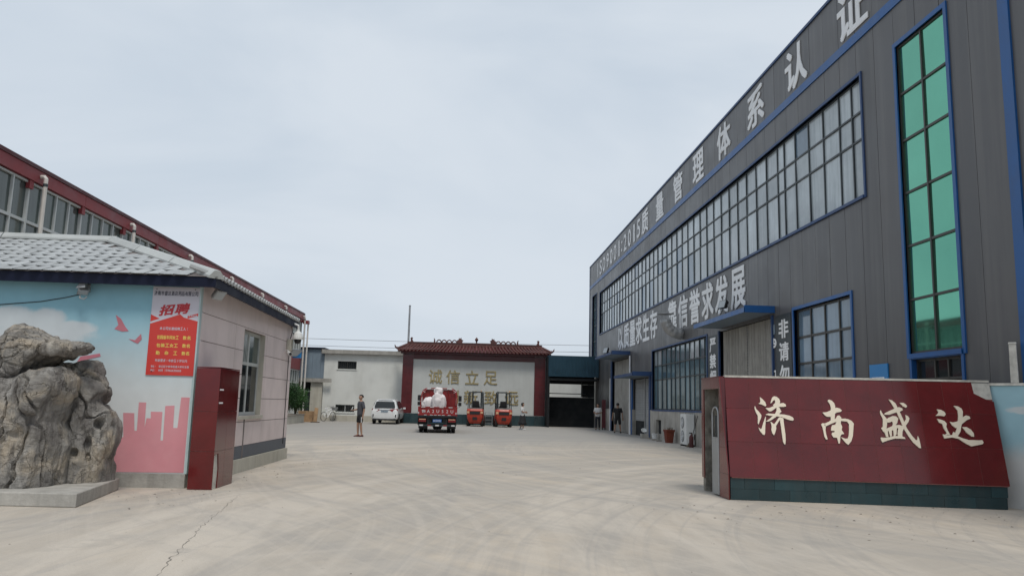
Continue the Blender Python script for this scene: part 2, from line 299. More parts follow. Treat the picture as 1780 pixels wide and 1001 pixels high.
def rock_mat():
    m = bpy.data.materials.new("weathered_limestone"); m.use_nodes = True
    t = m.node_tree; N = t.nodes; L = t.links; b = N["Principled BSDF"]
    b.inputs['Roughness'].default_value = .92; b.inputs['Specular IOR Level'].default_value = .25
    tc = N.new("ShaderNodeTexCoord")
    def nz(sc, sca, det, rough=.6, dist=0):
        mp = N.new("ShaderNodeMapping"); mp.inputs['Scale'].default_value = sc; L.new(tc.outputs['Object'], mp.inputs[0])
        n = N.new("ShaderNodeTexNoise"); n.inputs['Scale'].default_value = sca; n.inputs['Detail'].default_value = det; n.inputs['Roughness'].default_value = rough; n.inputs['Distortion'].default_value = dist
        L.new(mp.outputs[0], n.inputs['Vector']); return n.outputs['Fac']
    c = N.new("ShaderNodeValToRGB"); L.new(nz((1, 1, 1), 1.7, 8, .62, .6), c.inputs[0])
    e = c.color_ramp.elements; e[0].position = .36; e[0].color = (.15, .14, .135, 1); e[1].position = .64; e[1].color = (.42, .36, .285, 1)
    e.new(.5).color = (.25, .235, .215, 1)
    mi = N.new("ShaderNodeMix"); mi.data_type = 'RGBA'; mi.inputs[7].default_value = (.43, .415, .39, 1)
    r = N.new("ShaderNodeMapRange"); r.inputs[1].default_value = .52; r.inputs[2].default_value = .72; r.inputs[4].default_value = .75
    L.new(nz((1.5, 1.5, .5), 2.2, 7, .65), r.inputs[0]); L.new(r.outputs[0], mi.inputs[0]); L.new(c.outputs[0], mi.inputs[6])
    mi2 = N.new("ShaderNodeMix"); mi2.data_type = 'RGBA'; mi2.inputs[7].default_value = (.075, .068, .062, 1)
    r2 = N.new("ShaderNodeMapRange"); r2.inputs[1].default_value = .50; r2.inputs[2].default_value = .68; r2.inputs[4].default_value = .85
    L.new(nz((3, 3, .55), 2.4, 7, .68, .4), r2.inputs[0]); L.new(r2.outputs[0], mi2.inputs[0]); L.new(mi.outputs[2], mi2.inputs[6])
    v = N.new("ShaderNodeTexVoronoi"); v.feature = 'DISTANCE_TO_EDGE'; v.inputs['Scale'].default_value = 1.3
    nn = N.new("ShaderNodeVectorMath"); nn.operation = 'ADD'
    nv = N.new("ShaderNodeTexNoise"); nv.inputs['Scale'].default_value = 3; nv.inputs['Detail'].default_value = 4; L.new(tc.outputs['Object'], nv.inputs['Vector'])
    L.new(tc.outputs['Object'], nn.inputs[0]); L.new(nv.outputs['Color'], nn.inputs[1]); L.new(nn.outputs[0], v.inputs['Vector'])
    r4 = N.new("ShaderNodeMapRange"); r4.inputs[1].default_value = 0; r4.inputs[2].default_value = .018; r4.inputs[3].default_value = .28; r4.inputs[4].default_value = 0
    L.new(v.outputs['Distance'], r4.inputs[0])
    mi3 = N.new("ShaderNodeMix"); mi3.data_type = 'RGBA'; mi3.inputs[7].default_value = (.06, .055, .05, 1); L.new(r4.outputs[0], mi3.inputs[0]); L.new(mi2.outputs[2], mi3.inputs[6])
    L.new(mi3.outputs[2], b.inputs['Base Color'])
    a = N.new("ShaderNodeMath"); a.operation = 'MULTIPLY_ADD'; a.inputs[1].default_value = .5
    L.new(nz((1, 1, 2.2), 14, 8, .7), a.inputs[0]); L.new(nz((2, 2, .8), 5, 8, .68, .5), a.inputs[2])
    a2 = N.new("ShaderNodeMath"); a2.operation = 'SUBTRACT'; L.new(a.outputs[0], a2.inputs[0]); L.new(r4.outputs[0], a2.inputs[1])
    bp = N.new("ShaderNodeBump"); bp.inputs['Strength'].default_value = .9; bp.inputs['Distance'].default_value = .06
    L.new(a2.outputs[0], bp.inputs['Height']); L.new(bp.outputs[0], b.inputs['Normal'])
    return m
M['rock'] = rock_mat()

# ------------------------------------------------------------------ builders
OFF = {}
class MB:
    def __init__(s): s.v = []; s.f = []
    def add(s, vs, fs):
        o = len(s.v); s.v += [Vector(p) for p in vs]; s.f += [[i + o for i in f] for f in fs]; return s
    def box(s, x0, x1, y0, y1, z0, z1):
        return s.add([(x0, y0, z0), (x1, y0, z0), (x1, y1, z0), (x0, y1, z0), (x0, y0, z1), (x1, y0, z1), (x1, y1, z1), (x0, y1, z1)],
                     [(0, 3, 2, 1), (4, 5, 6, 7), (0, 1, 5, 4), (1, 2, 6, 5), (2, 3, 7, 6), (3, 0, 4, 7)])
    def hexa(s, b4, t4):
        return s.add(list(b4) + list(t4), [(0, 3, 2, 1), (4, 5, 6, 7), (0, 1, 5, 4), (1, 2, 6, 5), (2, 3, 7, 6), (3, 0, 4, 7)])
    def prism(s, poly, fn, d0, d1):
        n = len(poly)
        a = sum(poly[i][0] * poly[(i + 1) % n][1] - poly[(i + 1) % n][0] * poly[i][1] for i in range(n))
        if a < 0: poly = poly[::-1]
        vs = [fn(p[0], p[1], d0) for p in poly] + [fn(p[0], p[1], d1) for p in poly]
        return s.add(vs, [list(range(n))[::-1], list(range(n, 2 * n))] + [[i, (i + 1) % n, n + (i + 1) % n, n + i] for i in range(n)])
    def tube(s, pts, r, n=8, caps=True):
        pts = [Vector(p) for p in pts]; rs = r if isinstance(r, (list, tuple)) else [r] * len(pts)
        vs = []; up = None
        for i, p in enumerate(pts):
            d = (pts[min(i + 1, len(pts) - 1)] - pts[max(i - 1, 0)]).normalized()
            if up is None: up = Vector((0, 0, 1)) if abs(d.z) < .9 else Vector((1, 0, 0))
            a = d.cross(up).normalized(); b = a.cross(d).normalized(); up = b
            for k in range(n):
                t = 2 * math.pi * k / n; vs.append(p + (a * math.cos(t) + b * math.sin(t)) * rs[i])
        fs = []
        for i in range(len(pts) - 1):
            for k in range(n):
                k2 = (k + 1) % n; fs.append((i * n + k, i * n + k2, (i + 1) * n + k2, (i + 1) * n + k))
        if caps: fs += [list(range(n))[::-1], list(range((len(pts) - 1) * n, len(pts) * n))]
        return s.add(vs, fs)
    def cyl(s, p0, p1, r, n=12): return s.tube([p0, p1], r, n)
    def lathe(s, prof, c, n=14):
        vs = []; fs = []
        for (r, z) in prof:
            for k in range(n):
                t = 2 * math.pi * k / n; vs.append((c[0] + r * math.cos(t), c[1] + r * math.sin(t), c[2] + z))
        for i in range(len(prof) - 1):
            for k in range(n):
                k2 = (k + 1) % n; fs.append((i * n + k, i * n + k2, (i + 1) * n + k2, (i + 1) * n + k))
        fs += [list(range(n))[::-1], list(range((len(prof) - 1) * n, len(prof) * n))]
        return s.add(vs, fs)
    def loft(s, rings, closed=True, caps=True):
        n = len(rings[0]); vs = [p for r in rings for p in r]; fs = []
        for i in range(len(rings) - 1):
            for k in range(n if closed else n - 1):
                k2 = (k + 1) % n; fs.append((i * n + k, i * n + k2, (i + 1) * n + k2, (i + 1) * n + k))
        if caps: fs += [list(range(n))[::-1], list(range((len(rings) - 1) * n, len(rings) * n))]
        return s.add(vs, fs)
    def mesh(s, name, off=Vector((0, 0, 0))):
        me = bpy.data.meshes.new(name); me.from_pydata([tuple(v - off) for v in s.v], [], s.f); me.update(); return me
    def build(s, name, m, parent=None, smooth=False, bevel=0., fix=False):
        if parent is not None: off = OFF.get(parent.name, Vector((0, 0, 0)))
        else:
            xs = [v.x for v in s.v]; ys = [v.y for v in s.v]; off = Vector(((min(xs) + max(xs)) / 2, (min(ys) + max(ys)) / 2, min(v.z for v in s.v)))
        me = s.mesh(name, off)
        if fix or smooth:
            bm = bmesh.new(); bm.from_mesh(me); bmesh.ops.recalc_face_normals(bm, faces=bm.faces); bm.to_mesh(me); bm.free()
        if smooth:
            for p in me.polygons: p.use_smooth = True
        o = bpy.data.objects.new(name, me); COL.objects.link(o); me.materials.append(M[m] if isinstance(m, str) else m)
        if parent is not None: o.parent = parent
        else: o.location = off
        OFF[o.name] = off
        if bevel:
            b = o.modifiers.new('bevel', 'BEVEL'); b.width = bevel; b.segments = 2; b.limit_method = 'ANGLE'
        return o
def bx(*a): return MB().box(*a)
def tag(o, label, cat, group=None):
    o['label'] = label; o['category'] = cat
    if group: o['group'] = group
    return o
def thing(name, label, cat, loc=(0, 0, 0), rz=0, group=None, local=False):
    o = bpy.data.objects.new(name, None); COL.objects.link(o); o.empty_display_size = .3
    o.location = loc; o.rotation_euler = (0, 0, rz); tag(o, label, cat, group)
    OFF[o.name] = Vector((0, 0, 0)) if local else Vector(loc)
    return o
def share(src, loc, parent, rot=None, name=None):
    """another piece with the same mesh data as src, placed loc away from it"""
    c = src.copy(); COL.objects.link(c); c.parent = parent; c.location = loc; OFF[c.name] = OFF[src.name]
    return c
def dup(root, loc, rz, label=None):
    r = root.copy(); COL.objects.link(r); r.location = loc; r.rotation_euler = (0, 0, rz)
    if label: r['label'] = label
    for ch in list(root.children):
        c = ch.copy(); COL.objects.link(c); c.parent = r
        for g in list(ch.children):
            d = g.copy(); COL.objects.link(d); d.parent = c
    return r
def struct(o): o['kind'] = 'structure'; return o

_font_obj = None; _chars = {}
def char(ch, bold=0.):
    """mesh of one character, bounding box normalised to -.5...5 (aspect kept in third value)"""
    global _font_obj
    k = (ch, bold)
    if k in _chars: return _chars[k]
    if _font_obj is None:
        cu = bpy.data.curves.new('lettering', 'FONT'); _font_obj = bpy.data.objects.new('lettering', cu); COL.objects.link(_font_obj)
    cu = _font_obj.data; cu.body = ch; cu.size = 1; cu.offset = 0; cu.extrude = .5; cu.resolution_u = 3
    bpy.context.view_layer.update()
    dg = bpy.context.evaluated_depsgraph_get(); dg.update()
    me = bpy.data.meshes.new_from_object(_font_obj.evaluated_get(dg))
    vs = [v.co.copy() for v in me.vertices]; fs = [list(p.vertices) for p in me.polygons]
    bpy.data.meshes.remove(me)
    x0 = min(v.x for v in vs); x1 = max(v.x for v in vs); y0 = min(v.y for v in vs); y1 = max(v.y for v in vs)
    vs = [Vector(((v.x - (x0 + x1) / 2) / (x1 - x0), (v.y - (y0 + y1) / 2) / (y1 - y0), v.z)) for v in vs]
    _chars[k] = (vs, fs, (x1 - x0) / (y1 - y0)); return _chars[k]
def put_char(mb, ch, c, U, V, Nn, wd, ht, dep, bold=0.):
    """bold: the strokes are thickened by laying shifted copies over each other, each a hair proud of the last"""
    vs, fs, asp = char(ch, 0.)
    c = Vector(c); U = Vector(U); V = Vector(V); Nn = Vector(Nn)
    sh = [(0, 0)] if bold <= 0 else [(-1, -.93), (.95, -1.04), (1.03, .97), (-.9, 1.05), (.05, .03)]
    for i, (a, b) in enumerate(sh):
        f = 1 - 2 * bold
        mb.add([c + U * ((v.x * f + a * bold) * wd) + V * ((v.y * f + b * bold) * ht) + Nn * (v.z * dep + (dep * .04 * i if v.z > 0 else -dep * .03 * i)) for v in vs], fs)
    return mb
def put_text(mb, text, c, U, V, Nn, total, ht, dep, bold=0.):
    """a line of characters spread over a width, centred on c"""
    n = len(text); U = Vector(U); c = Vector(c)
    for i, ch in enumerate(text):
        if ch == ' ': continue
        asp = char(ch, 0.)[2]
        wdt = min(total / n * .92, ht * asp * 1.0) if ch.isascii() else total / n * .9
        h = ht if ch not in '一:：' else ht * (.15 if ch == '一' else .6)
        put_char(mb, ch, c + U * (total * ((i + .5) / n - .5)), U, V, Nn, wdt, h, dep, bold)
    return mb
X_, Y_, Z_ = Vector((1, 0, 0)), Vector((0, 1, 0)), Vector((0, 0, 1))

def cut(y0, y1, z0, z1, ops):
    """rectangle minus openings -> list of rectangles"""
    ys = sorted({y0, y1} | {q for o in ops for q in o[:2] if y0 < q < y1}); out = []
    for a, b in zip(ys, ys[1:]):
        cz = sorted((max(z0, o[2]), min(z1, o[3])) for o in ops if o[0] < b - 1e-6 and o[1] > a + 1e-6 and o[3] > z0 and o[2] < z1)
        z = z0
        for (p, q) in cz:
            if p > z + 1e-4: out.append((a, b, z, p))
            z = max(z, q)
        if z < z1 - 1e-4: out.append((a, b, z, z1))
    # merge equal neighbours along y
    out.sort(key=lambda r: (r[2], r[3], r[0])); res = []
    for r in out:
        if res and res[-1][2:] == r[2:] and abs(res[-1][1] - r[0]) < 1e-6: res[-1] = (res[-1][0], r[1], *r[2:])
        else: res.append(r)
    return res

# ================================================================== GROUND
gm = MB(); gm.add([(-600, -200, 0), (600, -200, 0), (600, 1200, 0), (-600, 1200, 0)], [(0, 1, 2, 3)])
gme = gm.mesh('ground'); ground = bpy.data.objects.new('ground', gme); COL.objects.link(ground); gme.materials.append(M['ground']); struct(ground)
OFF['ground'] = Vector((0, 0, 0))
# the jagged crack in the apron
ck = [(-3.56, 13.04), (-3.2, 10.67), (-3.07, 9.72), (-2.84, 8.49), (-2.72, 7.84), (-2.58, 7.07), (-2.45, 6.1)]
pts = []
for (a, b) in zip(ck, ck[1:]):
    n = max(3, int(math.hypot(b[0] - a[0], b[1] - a[1]) / .07))
    for i in range(n):
        t = i / n; pts.append((a[0] + (b[0] - a[0]) * t + random.gauss(0, .014), a[1] + (b[1] - a[1]) * t))
mb = MB(); vs = []
for i, p in enumerate(pts):
    wd = random.uniform(.001, .005) * min(1, i / 25 + .3); vs += [(p[0] - wd, p[1], .004), (p[0] + wd, p[1], .004)]
mb.add(vs, [(2 * i, 2 * i + 1, 2 * i + 3, 2 * i + 2) for i in range(len(pts) - 1)])
mb.build('crack', mat('crack_shadow', (.21, .19, .165), .95, 0, .3, 10), ground)

# grit and bits of litter on the apron
mb = MB(); rg = random.Random(11)
for i in range(420):
    if i < 160: x, y = rg.uniform(2.5, 9), 13.0 - abs(rg.gauss(0, 1.6))
    elif i < 260: x, y = rg.uniform(-5, -3.4), rg.uniform(11, 20)
    else: x, y = rg.uniform(-7, 9), rg.uniform(6, 34)
    r_ = rg.choice([.006, .008, .01, .012, .02]); a = rg.random() * 6.28; h_ = r_ * rg.uniform(.3, .9)
    vs = [(x + r_ * rg.uniform(.7, 1.5) * math.cos(a + k * 1.2566), y + r_ * rg.uniform(.7, 1.3) * math.sin(a + k * 1.2566), .001) for k in range(5)]
    mb.add(vs + [(x + r_ * .2, y, h_)], [(k, (k + 1) % 5, 5) for k in range(5)])
g_ = mb.build('grit', mat('grit', (.20, .175, .145), .9, 0, .5, 3), ground); g_['kind'] = 'stuff'

# ================================================================== RIGHT FACTORY
FX = 9.4
fac = thing('factory_building', 'long dark grey metal-panelled factory with blue trim and large white slogans', 'building', (FX, 35, 0))
FY0, FY1, FZ = 6.0, 61.5, 12.5
WIN_UP = (17.95, 56.6, 6.72, 9.75); WIN_FAR = (58.0, 60.0, 5.2, 9.9); WIN_G = (14.5, 16.32, 1.45, 9.7)
WIN_2 = (18.85, 22.3, 1.45, 4.42); WIN_3 = (30.75, 40.1, 1.45, 4.4)
DOOR_N = (23.95, 29.1, 0, 4.42); DOOR_R = (41.0, 44.9, 0, 3.12); DOOR_F = (46.0, 51.4, 0, 4.45); VENT = (38.1, 39.2, .28, .95)
OPS = [WIN_UP, WIN_FAR, WIN_G, WIN_2, WIN_3, DOOR_N, DOOR_R, DOOR_F]
bx(FX + .22, FX + 26, FY0 + .02, FY1 - .02, 0, FZ - .06).build('wall_core', 'core', fac)
# a core strip behind the panels
y = FY0; k = 0
js = [FY0 + .02] + [12.92 + .87 * i for i in range(-7, 57)]
js = [j for j in js if FY0 <= j < FY1 - .3] + [FY1]
for a, b in zip(js, js[1:]):
    xo = FX + random.uniform(0, .004)
    for (p, q, z0, z1) in cut(a + .007, b - .007, 1.42, 10.66, OPS): bx(xo, FX + .055, p, q, z0, z1).build('wall_panel', 'panel', fac)
    mb = MB(); mb.box(FX + random.uniform(0, .004), FX + .055, a + .007, b - .007, 10.9, FZ - .05); mb.build('parapet_panel', 'panel', fac)
# backing sheet seen in the joints
mb = MB()
for (p, q, z0, z1) in cut(FY0, FY1, 1.40, FZ - .06, OPS): mb.box(FX + .057, FX + .21, p, q, z0, z1)
mb.build('backing_sheet', 'core', fac)
for (p, q, z0, z1) in cut(FY0, FY1, 0, 1.415, OPS + [VENT]): bx(FX - .045, FX + .2, p, q, z0, z1).build('plinth', 'plinth', fac)
bx(FX - .03, FX + .02, FY0, FY1, 10.663, 10.897).build('blue_band', 'blue', fac)
bx(FX - .04, FX + .5, FY0 - .03, FY1 + .03, FZ - .048, FZ + .03).build('parapet_coping', 'bluedark', fac)
bx(FX - .035, FX + .02, 12.63, 12.9, .0, FZ - .06).build('corner_trim', 'blue', fac)
bx(FX - .03, FX + .02, FY1 - .05, FY1 + .05, 0, FZ - .06).build('far_corner_trim', 'bluedark', fac)
# far end wall of panels
mb = MB(); mb.box(FX + .06, FX + 26, FY1 - .019, FY1 + .04, 0, FZ - .06); mb.build('end_wall', 'panel', fac)

def window(op, cols, rows, pane, trim, frame, depth=.13, fw=.05, name='window', parent=fac, fd=.05, trimw=.075):
    """framed window in the X = FX wall: trim (proud), frame grid, one pane object per light"""
    y0, y1, z0, z1 = op
    mb = MB(); t = trimw
    mb.box(FX - .03, FX + depth, y0 - t, y0, z0 - t, z1 + t); mb.box(FX - .03, FX + depth, y1, y1 + t, z0 - t, z1 + t)
    mb.box(FX - .03, FX + depth, y0, y1, z1, z1 + t); mb.box(FX - .055, FX + depth, y0, y1, z0 - t, z0)
    win = mb.build(name, trim, parent)
    gx0, gx1 = FX + depth - fd, FX + depth + .02
    mb = MB()
    for c in cols: mb.box(gx0, gx1, c - fw / 2, c + fw / 2, z0, z1)
    for r in rows: mb.box(gx0 + .004, gx1, y0, y1, r - fw / 2, r + fw / 2)
    mb.box(gx0 + .002, gx1, y0, y0 + fw, z0, z1); mb.box(gx0 + .002, gx1, y1 - fw, y1, z0, z1)
    mb.box(gx0 + .006, gx1, y0, y1, z0, z0 + fw); mb.box(gx0 + .006, gx1, y0, y1, z1 - fw, z1)
    mb.build('frame', frame, win)
    cc = [y0] + list(cols) + [y1]; rr = [z0] + list(rows) + [z1]
    for i in range(len(cc) - 1):
        for j in range(len(rr) - 1):
            e = .004
            mb = MB(); px = FX + depth - .012 + random.uniform(-.004, .004); tl = random.uniform(-.004, .004); tz = random.uniform(-.004, .004)
            ya, yb, za, zb = cc[i] + e, cc[i + 1] - e, rr[j] + e, rr[j + 1] - e
            f = lambda yy, zz: px + tl * (1 if yy == yb else -1) + tz * (1 if zz == zb else -1)
            mb.hexa([(f(ya, za), ya, za), (px + .03, ya, za), (px + .03, yb, za), (f(yb, za), yb, za)], [(f(ya, zb), ya, zb), (px + .03, ya, zb), (px + .03, yb, zb), (f(yb, zb), yb, zb)])
            mb.build('pane', pane if not callable(pane) else pane(i, j), win, fix=True)
    return win
cu = [18.62, 19.3, 20.25, 21.18, 22.11, 22.94, 23.47] + [24.41 + .932 * i for i in range(35)]
cu = [c for c in cu if c < 56.2]
window(WIN_UP, cu, [8.2, 8.9], lambda i, j: 'pane_pale' if random.random() < .9 else 'pane_blue', 'bluedark', 'frame_dark')
window(WIN_FAR, [59.0], [6.4, 7.6, 8.8], 'pane_teal', 'bluedark', 'frame_dark')
window((14.5, 16.32, 2.78, 9.7), [15.42], [3.94, 5.11, 6.29, 7.48, 8.56], 'pane_green', 'blue', 'frame_brown', trimw=.1, depth=.075)
window((14.56, 16.26, 1.47, 2.66), [15.15, 15.6], [2.24], 'pane_dark', 'blue', 'frame_brown', trimw=.08, name='lower_window')
window(WIN_2, [19.67, 20.5, 21.38], [2.1, 2.87, 3.62], 'pane_blue', 'blue', 'frame_brown', fw=.06, trimw=.09)
c3 = [31.39 + .735 * i for i in range(4)] + [34.32, 35.19, 36.0, 36.75, 37.6, 38.5, 39.35]
window(WIN_3, c3, [2.92, 3.62], lambda i, j: 'pane_teal' if j < 2 or random.random() < .5 else 'pane_pale', 'bluedark', 'frame_dark')
# vent hole in the plinth
bx(FX + .1, FX + .19, VENT[0], VENT[1], VENT[2], VENT[3]).build('vent_recess', 'void', fac)  # near-black back plate: the shade of the hole is put into its colour

# pvc strip curtain doors
def curtain(y0, y1, z0, z1, name, amp=.035, nf=22):
    for (a, b) in ((y0, (y0 + y1) / 2 - .05), ((y0 + y1) / 2 + .05, y1)):
        n = nf * 6; fr = []; bk = []
        for i in range(n + 1):
            t = i / n; yy = a + (b - a) * t; fr.append((FX + .13 + amp * math.sin(t * nf * 2 * math.pi + 1.5 * math.sin(t * 9) + .8 * math.sin(t * 23)) + .012 * math.sin(t * 47), yy))
        mb = MB(); vs = []
        for (xx, yy) in fr: vs += [(xx, yy, z0), (xx * .9 + .1 * (FX + .13), yy, z1)]
        mb.add(vs, [(2 * i, 2 * i + 2, 2 * i + 3, 2 * i + 1) for i in range(n)])
        o = mb.build(name, 'curtain', fac, smooth=False)
        for p in o.data.polygons: p.use_smooth = True
    mb = MB()
    for i in range(44): mb.box(FX + .12, FX + .15, (y0 + y1) / 2 - .045, (y0 + y1) / 2 + .045, z0 + i * (z1 - z0) / 44, z0 + (i + .55) * (z1 - z0) / 44)
    mb.build('curtain_overlap', 'frame_dark', fac)
curtain(24.0, 29.05, .03, 4.40, 'door_curtain', .058, 13)
curtain(46.1, 51.2, .03, 4.42, 'door_curtain', .05, 9)
# blue and white door jambs
for (a, b, z, m_) in ((44.92, 45.25, 3.1, 'blue'), (51.4, 51.75, 4.5, 'bluedark'), (40.45, 40.72, 3.2, 'bluedark'), (29.1, 29.2, 4.45, 'bluedark'), (23.85, 23.94, 4.45, 'bluedark')):
    bx(FX - .06, FX + .1, a, b, 0, z).build('door_jamb', m_, fac)
bx(FX - .085, FX - .05, 45.4, 45.62, 0, 4.5).build('white_jamb_strip', 'letter', fac)
bx(FX - .08, FX - .05, 51.86, 51.98, 0, 3.4).build('white_jamb_strip', 'letter', fac)
# roller shutter: slats, the far half lifted
bx(FX + .18, FX + .2, 41.0, 44.9, 0, 3.1).build('shutter_shadow_gap', 'void', fac)  # near-black sheet painted as the dark interior below the lifted half
first = None
for i in range(32):
    for (a, b, zmin) in ((41.06, 42.2, .05), (42.36, 44.84, .72)):
        z = .05 + i * .095
        if z < zmin: continue
        mb = MB(); mb.hexa([(FX + .12, a, z), (FX + .16, a, z), (FX + .16, b, z), (FX + .12, b, z)], [(FX + .138, a, z + .088), (FX + .16, a, z + .088), (FX + .16, b, z + .088), (FX + .138, b, z + .088)])
        mb.build('shutter_slat', 'shutter', fac)
bx(FX + .08, FX + .17, 42.2, 42.36, 0, 3.1).build('shutter_guide', 'steel', fac)
# canopies
def canopy(y0, y1, z, prot=.95, rise=.0, side='blue'):
    o = MB().hexa([(FX - prot, y0, z - .02), (FX - .002, y0, z - .02), (FX - .002, y1, z - .02), (FX - prot, y1, z - .02)],
                  [(FX - prot, y0, z + .06), (FX - .002, y0, z + .16), (FX - .002, y1, z + .16), (FX - prot, y1, z + .06)]).build('canopy', 'bluedark', fac)
    mb = MB(); mb.box(FX - prot - .02, FX - .002, y0 - .025, y0 - .002, z - .05, z + .17); mb.box(FX - prot - .025, FX - prot - .002, y0 - .025, y1 + .02, z - .05, z + .10)
    mb.build('canopy_fascia', side, o)
    mb = MB()
    n = int((y1 - y0) / .22)
    for i in range(n): mb.box(FX - prot + .03, FX - .01, y0 + (i + .1) * (y1 - y0) / n, y0 + (i + .75) * (y1 - y0) / n, z - .032, z - .0205)
    mb.build('soffit_ribs', 'greyblue', o)
canopy(23.75, 29.2, 4.56, .95)
canopy(40.3, 45.35, 3.2, 1.0, side='bluedark')
canopy(45.7, 51.6, 4.62, 1.1, side='bluedark')
# lettering on the wall (read from the yard: along -Y)
UW, NW = -Y_, -X_
def wall_char(ch, y, z, wd, ht, bold=.02, m_='letter'):
    mb = MB(); put_char(mb, ch, (FX - .014, y, z), UW, Z_, NW, wd, ht, .02, bold); return mb.build('letter', m_, fac)
for ch, y in zip('以质量求生存', (48.55, 46.78, 45.0, 43.28, 41.52, 39.75)): wall_char(ch, y, 5.78, 1.56, 1.46, .021)
for ch, y in zip('靠信誉求发展', (36.0, 34.18, 32.36, 30.56, 28.82, 27.0)): wall_char(ch, y, 5.78, 1.52, 1.44, .021)
for ch, y, wd in zip('ISO9001', (57.5, 56.25, 54.9, 53.4, 52.0, 50.6, 49.2), (.2, .9, .95, .85, .85, .85, .34)): wall_char(ch, y, 11.6, wd, 1.05, .02 if ch not in 'I1' else 0)
wall_char(':', 48.28, 11.56, .24, .7, .012)
for ch, y, wd in zip('2015', (47.24, 45.92, 44.6, 43.36), (.85, .85, .34, .8)): wall_char(ch, y, 11.6, wd, 1.05, .02 if ch != '1' else 0)
for ch, y in zip('质量管理体系认证', (41.75, 38.4, 34.9, 31.65, 28.3, 24.95, 21.65, 18.2)): wall_char(ch, y, 11.64, 1.55, 1.3, .02)
# notices painted on dark boards beside the door
bx(FX - .012, FX - .001, 29.25, 30.62, 1.7, 4.35).build('notice_board', 'frame_dark', fac)
bx(FX - .012, FX - .001, 22.52, 23.7, 1.7, 4.4).build('notice_board', 'frame_dark', fac)
def wall_char2(ch, y, z, wd, ht):
    mb = MB(); put_char(mb, ch, (FX - .0205, y, z), UW, Z_, NW, wd, ht, .012, .022); return mb.build('letter', 'letter', fac)
for ch, z in zip('严禁烟火', (3.98, 3.36, 2.74, 2.12)): wall_char2(ch, 29.95, z, .76, .54)
for ch, z in zip('非请勿入', (3.96, 3.28, 2.6, 1.95)): wall_char2(ch, 23.05, z, .72, .56)
mb = MB(); mb.prism([(.2 * math.cos(t * .3927), .15 * math.sin(t * .3927)) for t in range(16)], lambda a, b, d: (FX - .012 + d, 23.82 + a, 3.58 + b), -.012, 0)
mb.build('round_sticker', 'letter', fac)
mb = MB()
for (a, b) in ((-.07, .04), (.07, .04)): mb.box(FX - .03, FX - .0245, 23.82 + a - .025, 23.82 + a + .025, 3.58 + b - .02, 3.58 + b + .025)
mb.box(FX - .03, FX - .0245, 23.75, 23.89, 3.51, 3.535); mb.build('sticker_mark', 'frame_dark', fac)
bx(FX - .022, FX - .0125, 23.72, 23.93, 3.85, 4.15).build('small_notice', 'greyblue', fac)
bx(FX - .022, FX - .0125, 23.72, 23.93, 2.5, 2.75).build('small_notice', 'letter', fac)
bx(FX - .03, FX - .0225, 23.78, 23.87, 2.56, 2.69).build('small_notice_print', 'frame_dark', fac)

# blue plaque screwed to the wall
pq = thing('wall_plaque', 'bright blue plaque with two rows of small white print on grey factory wall', 'sign', (FX - .03, 17.63, 1.98))
bx(FX - .03, FX - .002, 17.23, 18.03, 1.98, 2.63).build('plate', 'sign_blue', pq)
mb = MB()
for i in range(9): mb.box(FX - .034, FX - .0305, 17.88 - i * .062, 17.93 - i * .062, 2.29, 2.335)
for i in range(11): mb.box(FX - .034, FX - .0305, 17.93 - i * .058, 17.96 - i * .058, 2.10, 2.135)
mb.build('print', 'letter', pq)['kind'] = 'stuff'

# exhaust elbow with rain cap
du = thing('exhaust_duct', 'grey sheet metal exhaust elbow with flat rain cap on factory wall', 'duct', (9.0, 34.3, 4.4))
rp = [(FX - .02 - .75 * math.sin(t * math.pi / 20), 34.3, 4.78 + .62 * (1 - math.cos(t * math.pi / 20))) for t in range(11)]
mb = MB(); mb.tube(rp, [.24 + (.010 if i % 2 else 0) for i in range(11)], 14); mb.build('elbow', 'steel', du, fix=True)
mb = MB(); mb.lathe([(.02, 0), (.38, .02), (.38, .04), (.05, .09)], (FX - .77, 34.3, 5.62), 18); mb.build('rain_cap', 'steel', du, fix=True)
for t in range(3):
    a = t * 2.09; mb = MB(); mb.cyl((FX - .77 + .21 * math.cos(a), 34.3 + .21 * math.sin(a), 5.36), (FX - .77 + .21 * math.cos(a), 34.3 + .21 * math.sin(a), 5.64), .012, 6); mb.build('cap_stay', 'steel', du, fix=True)

# floodlights above the canopies
def floodlight(loc, label, rz=0, tilt=.5, wallside=(1, 0, 0), size=.3, m_='black'):
    t = thing('floodlight', label, 'floodlight', loc, rz, local=True)
    ca, sa = math.cos(tilt), math.sin(tilt)
    f = lambda x, y, z: (x * ca + z * sa, y, -x * sa + z * ca + .25)
    mb = MB(); s_ = size
    mb.hexa([f(-.09, -s_, -s_ * .7), f(.05, -s_ * .8, -s_ * .55), f(.05, s_ * .8, -s_ * .55), f(-.09, s_, -s_ * .7)],
            [f(-.09, -s_, s_ * .7), f(.05, -s_ * .8, s_ * .55), f(.05, s_ * .8, s_ * .55), f(-.09, s_, s_ * .7)])
    mb.build('housing', m_, t, fix=True)
    mb = MB(); mb.hexa([f(-.098, -s_ * .88, -s_ * .6), f(-.0905, -s_ * .88, -s_ * .6), f(-.0905, s_ * .88, -s_ * .6), f(-.098, s_ * .88, -s_ * .6)],
                       [f(-.098, -s_ * .88, s_ * .6), f(-.0905, -s_ * .88, s_ * .6), f(-.0905, s_ * .88, s_ * .6), f(-.098, s_ * .88, s_ * .6)])
    mb.build('lens', 'lensglass', t, fix=True)
    mb = MB(); mb.tube([(0, -s_ - .02, .25), (.02, -s_ - .02, 0), (.02, s_ + .02, 0), (0, s_ + .02, .25)], .015, 6); mb.tube([(.02, 0, 0), (.12, 0, -.06), (.3, 0, -.08)], .02, 6)
    mb.build('bracket', 'steel', t, fix=True)
    return t
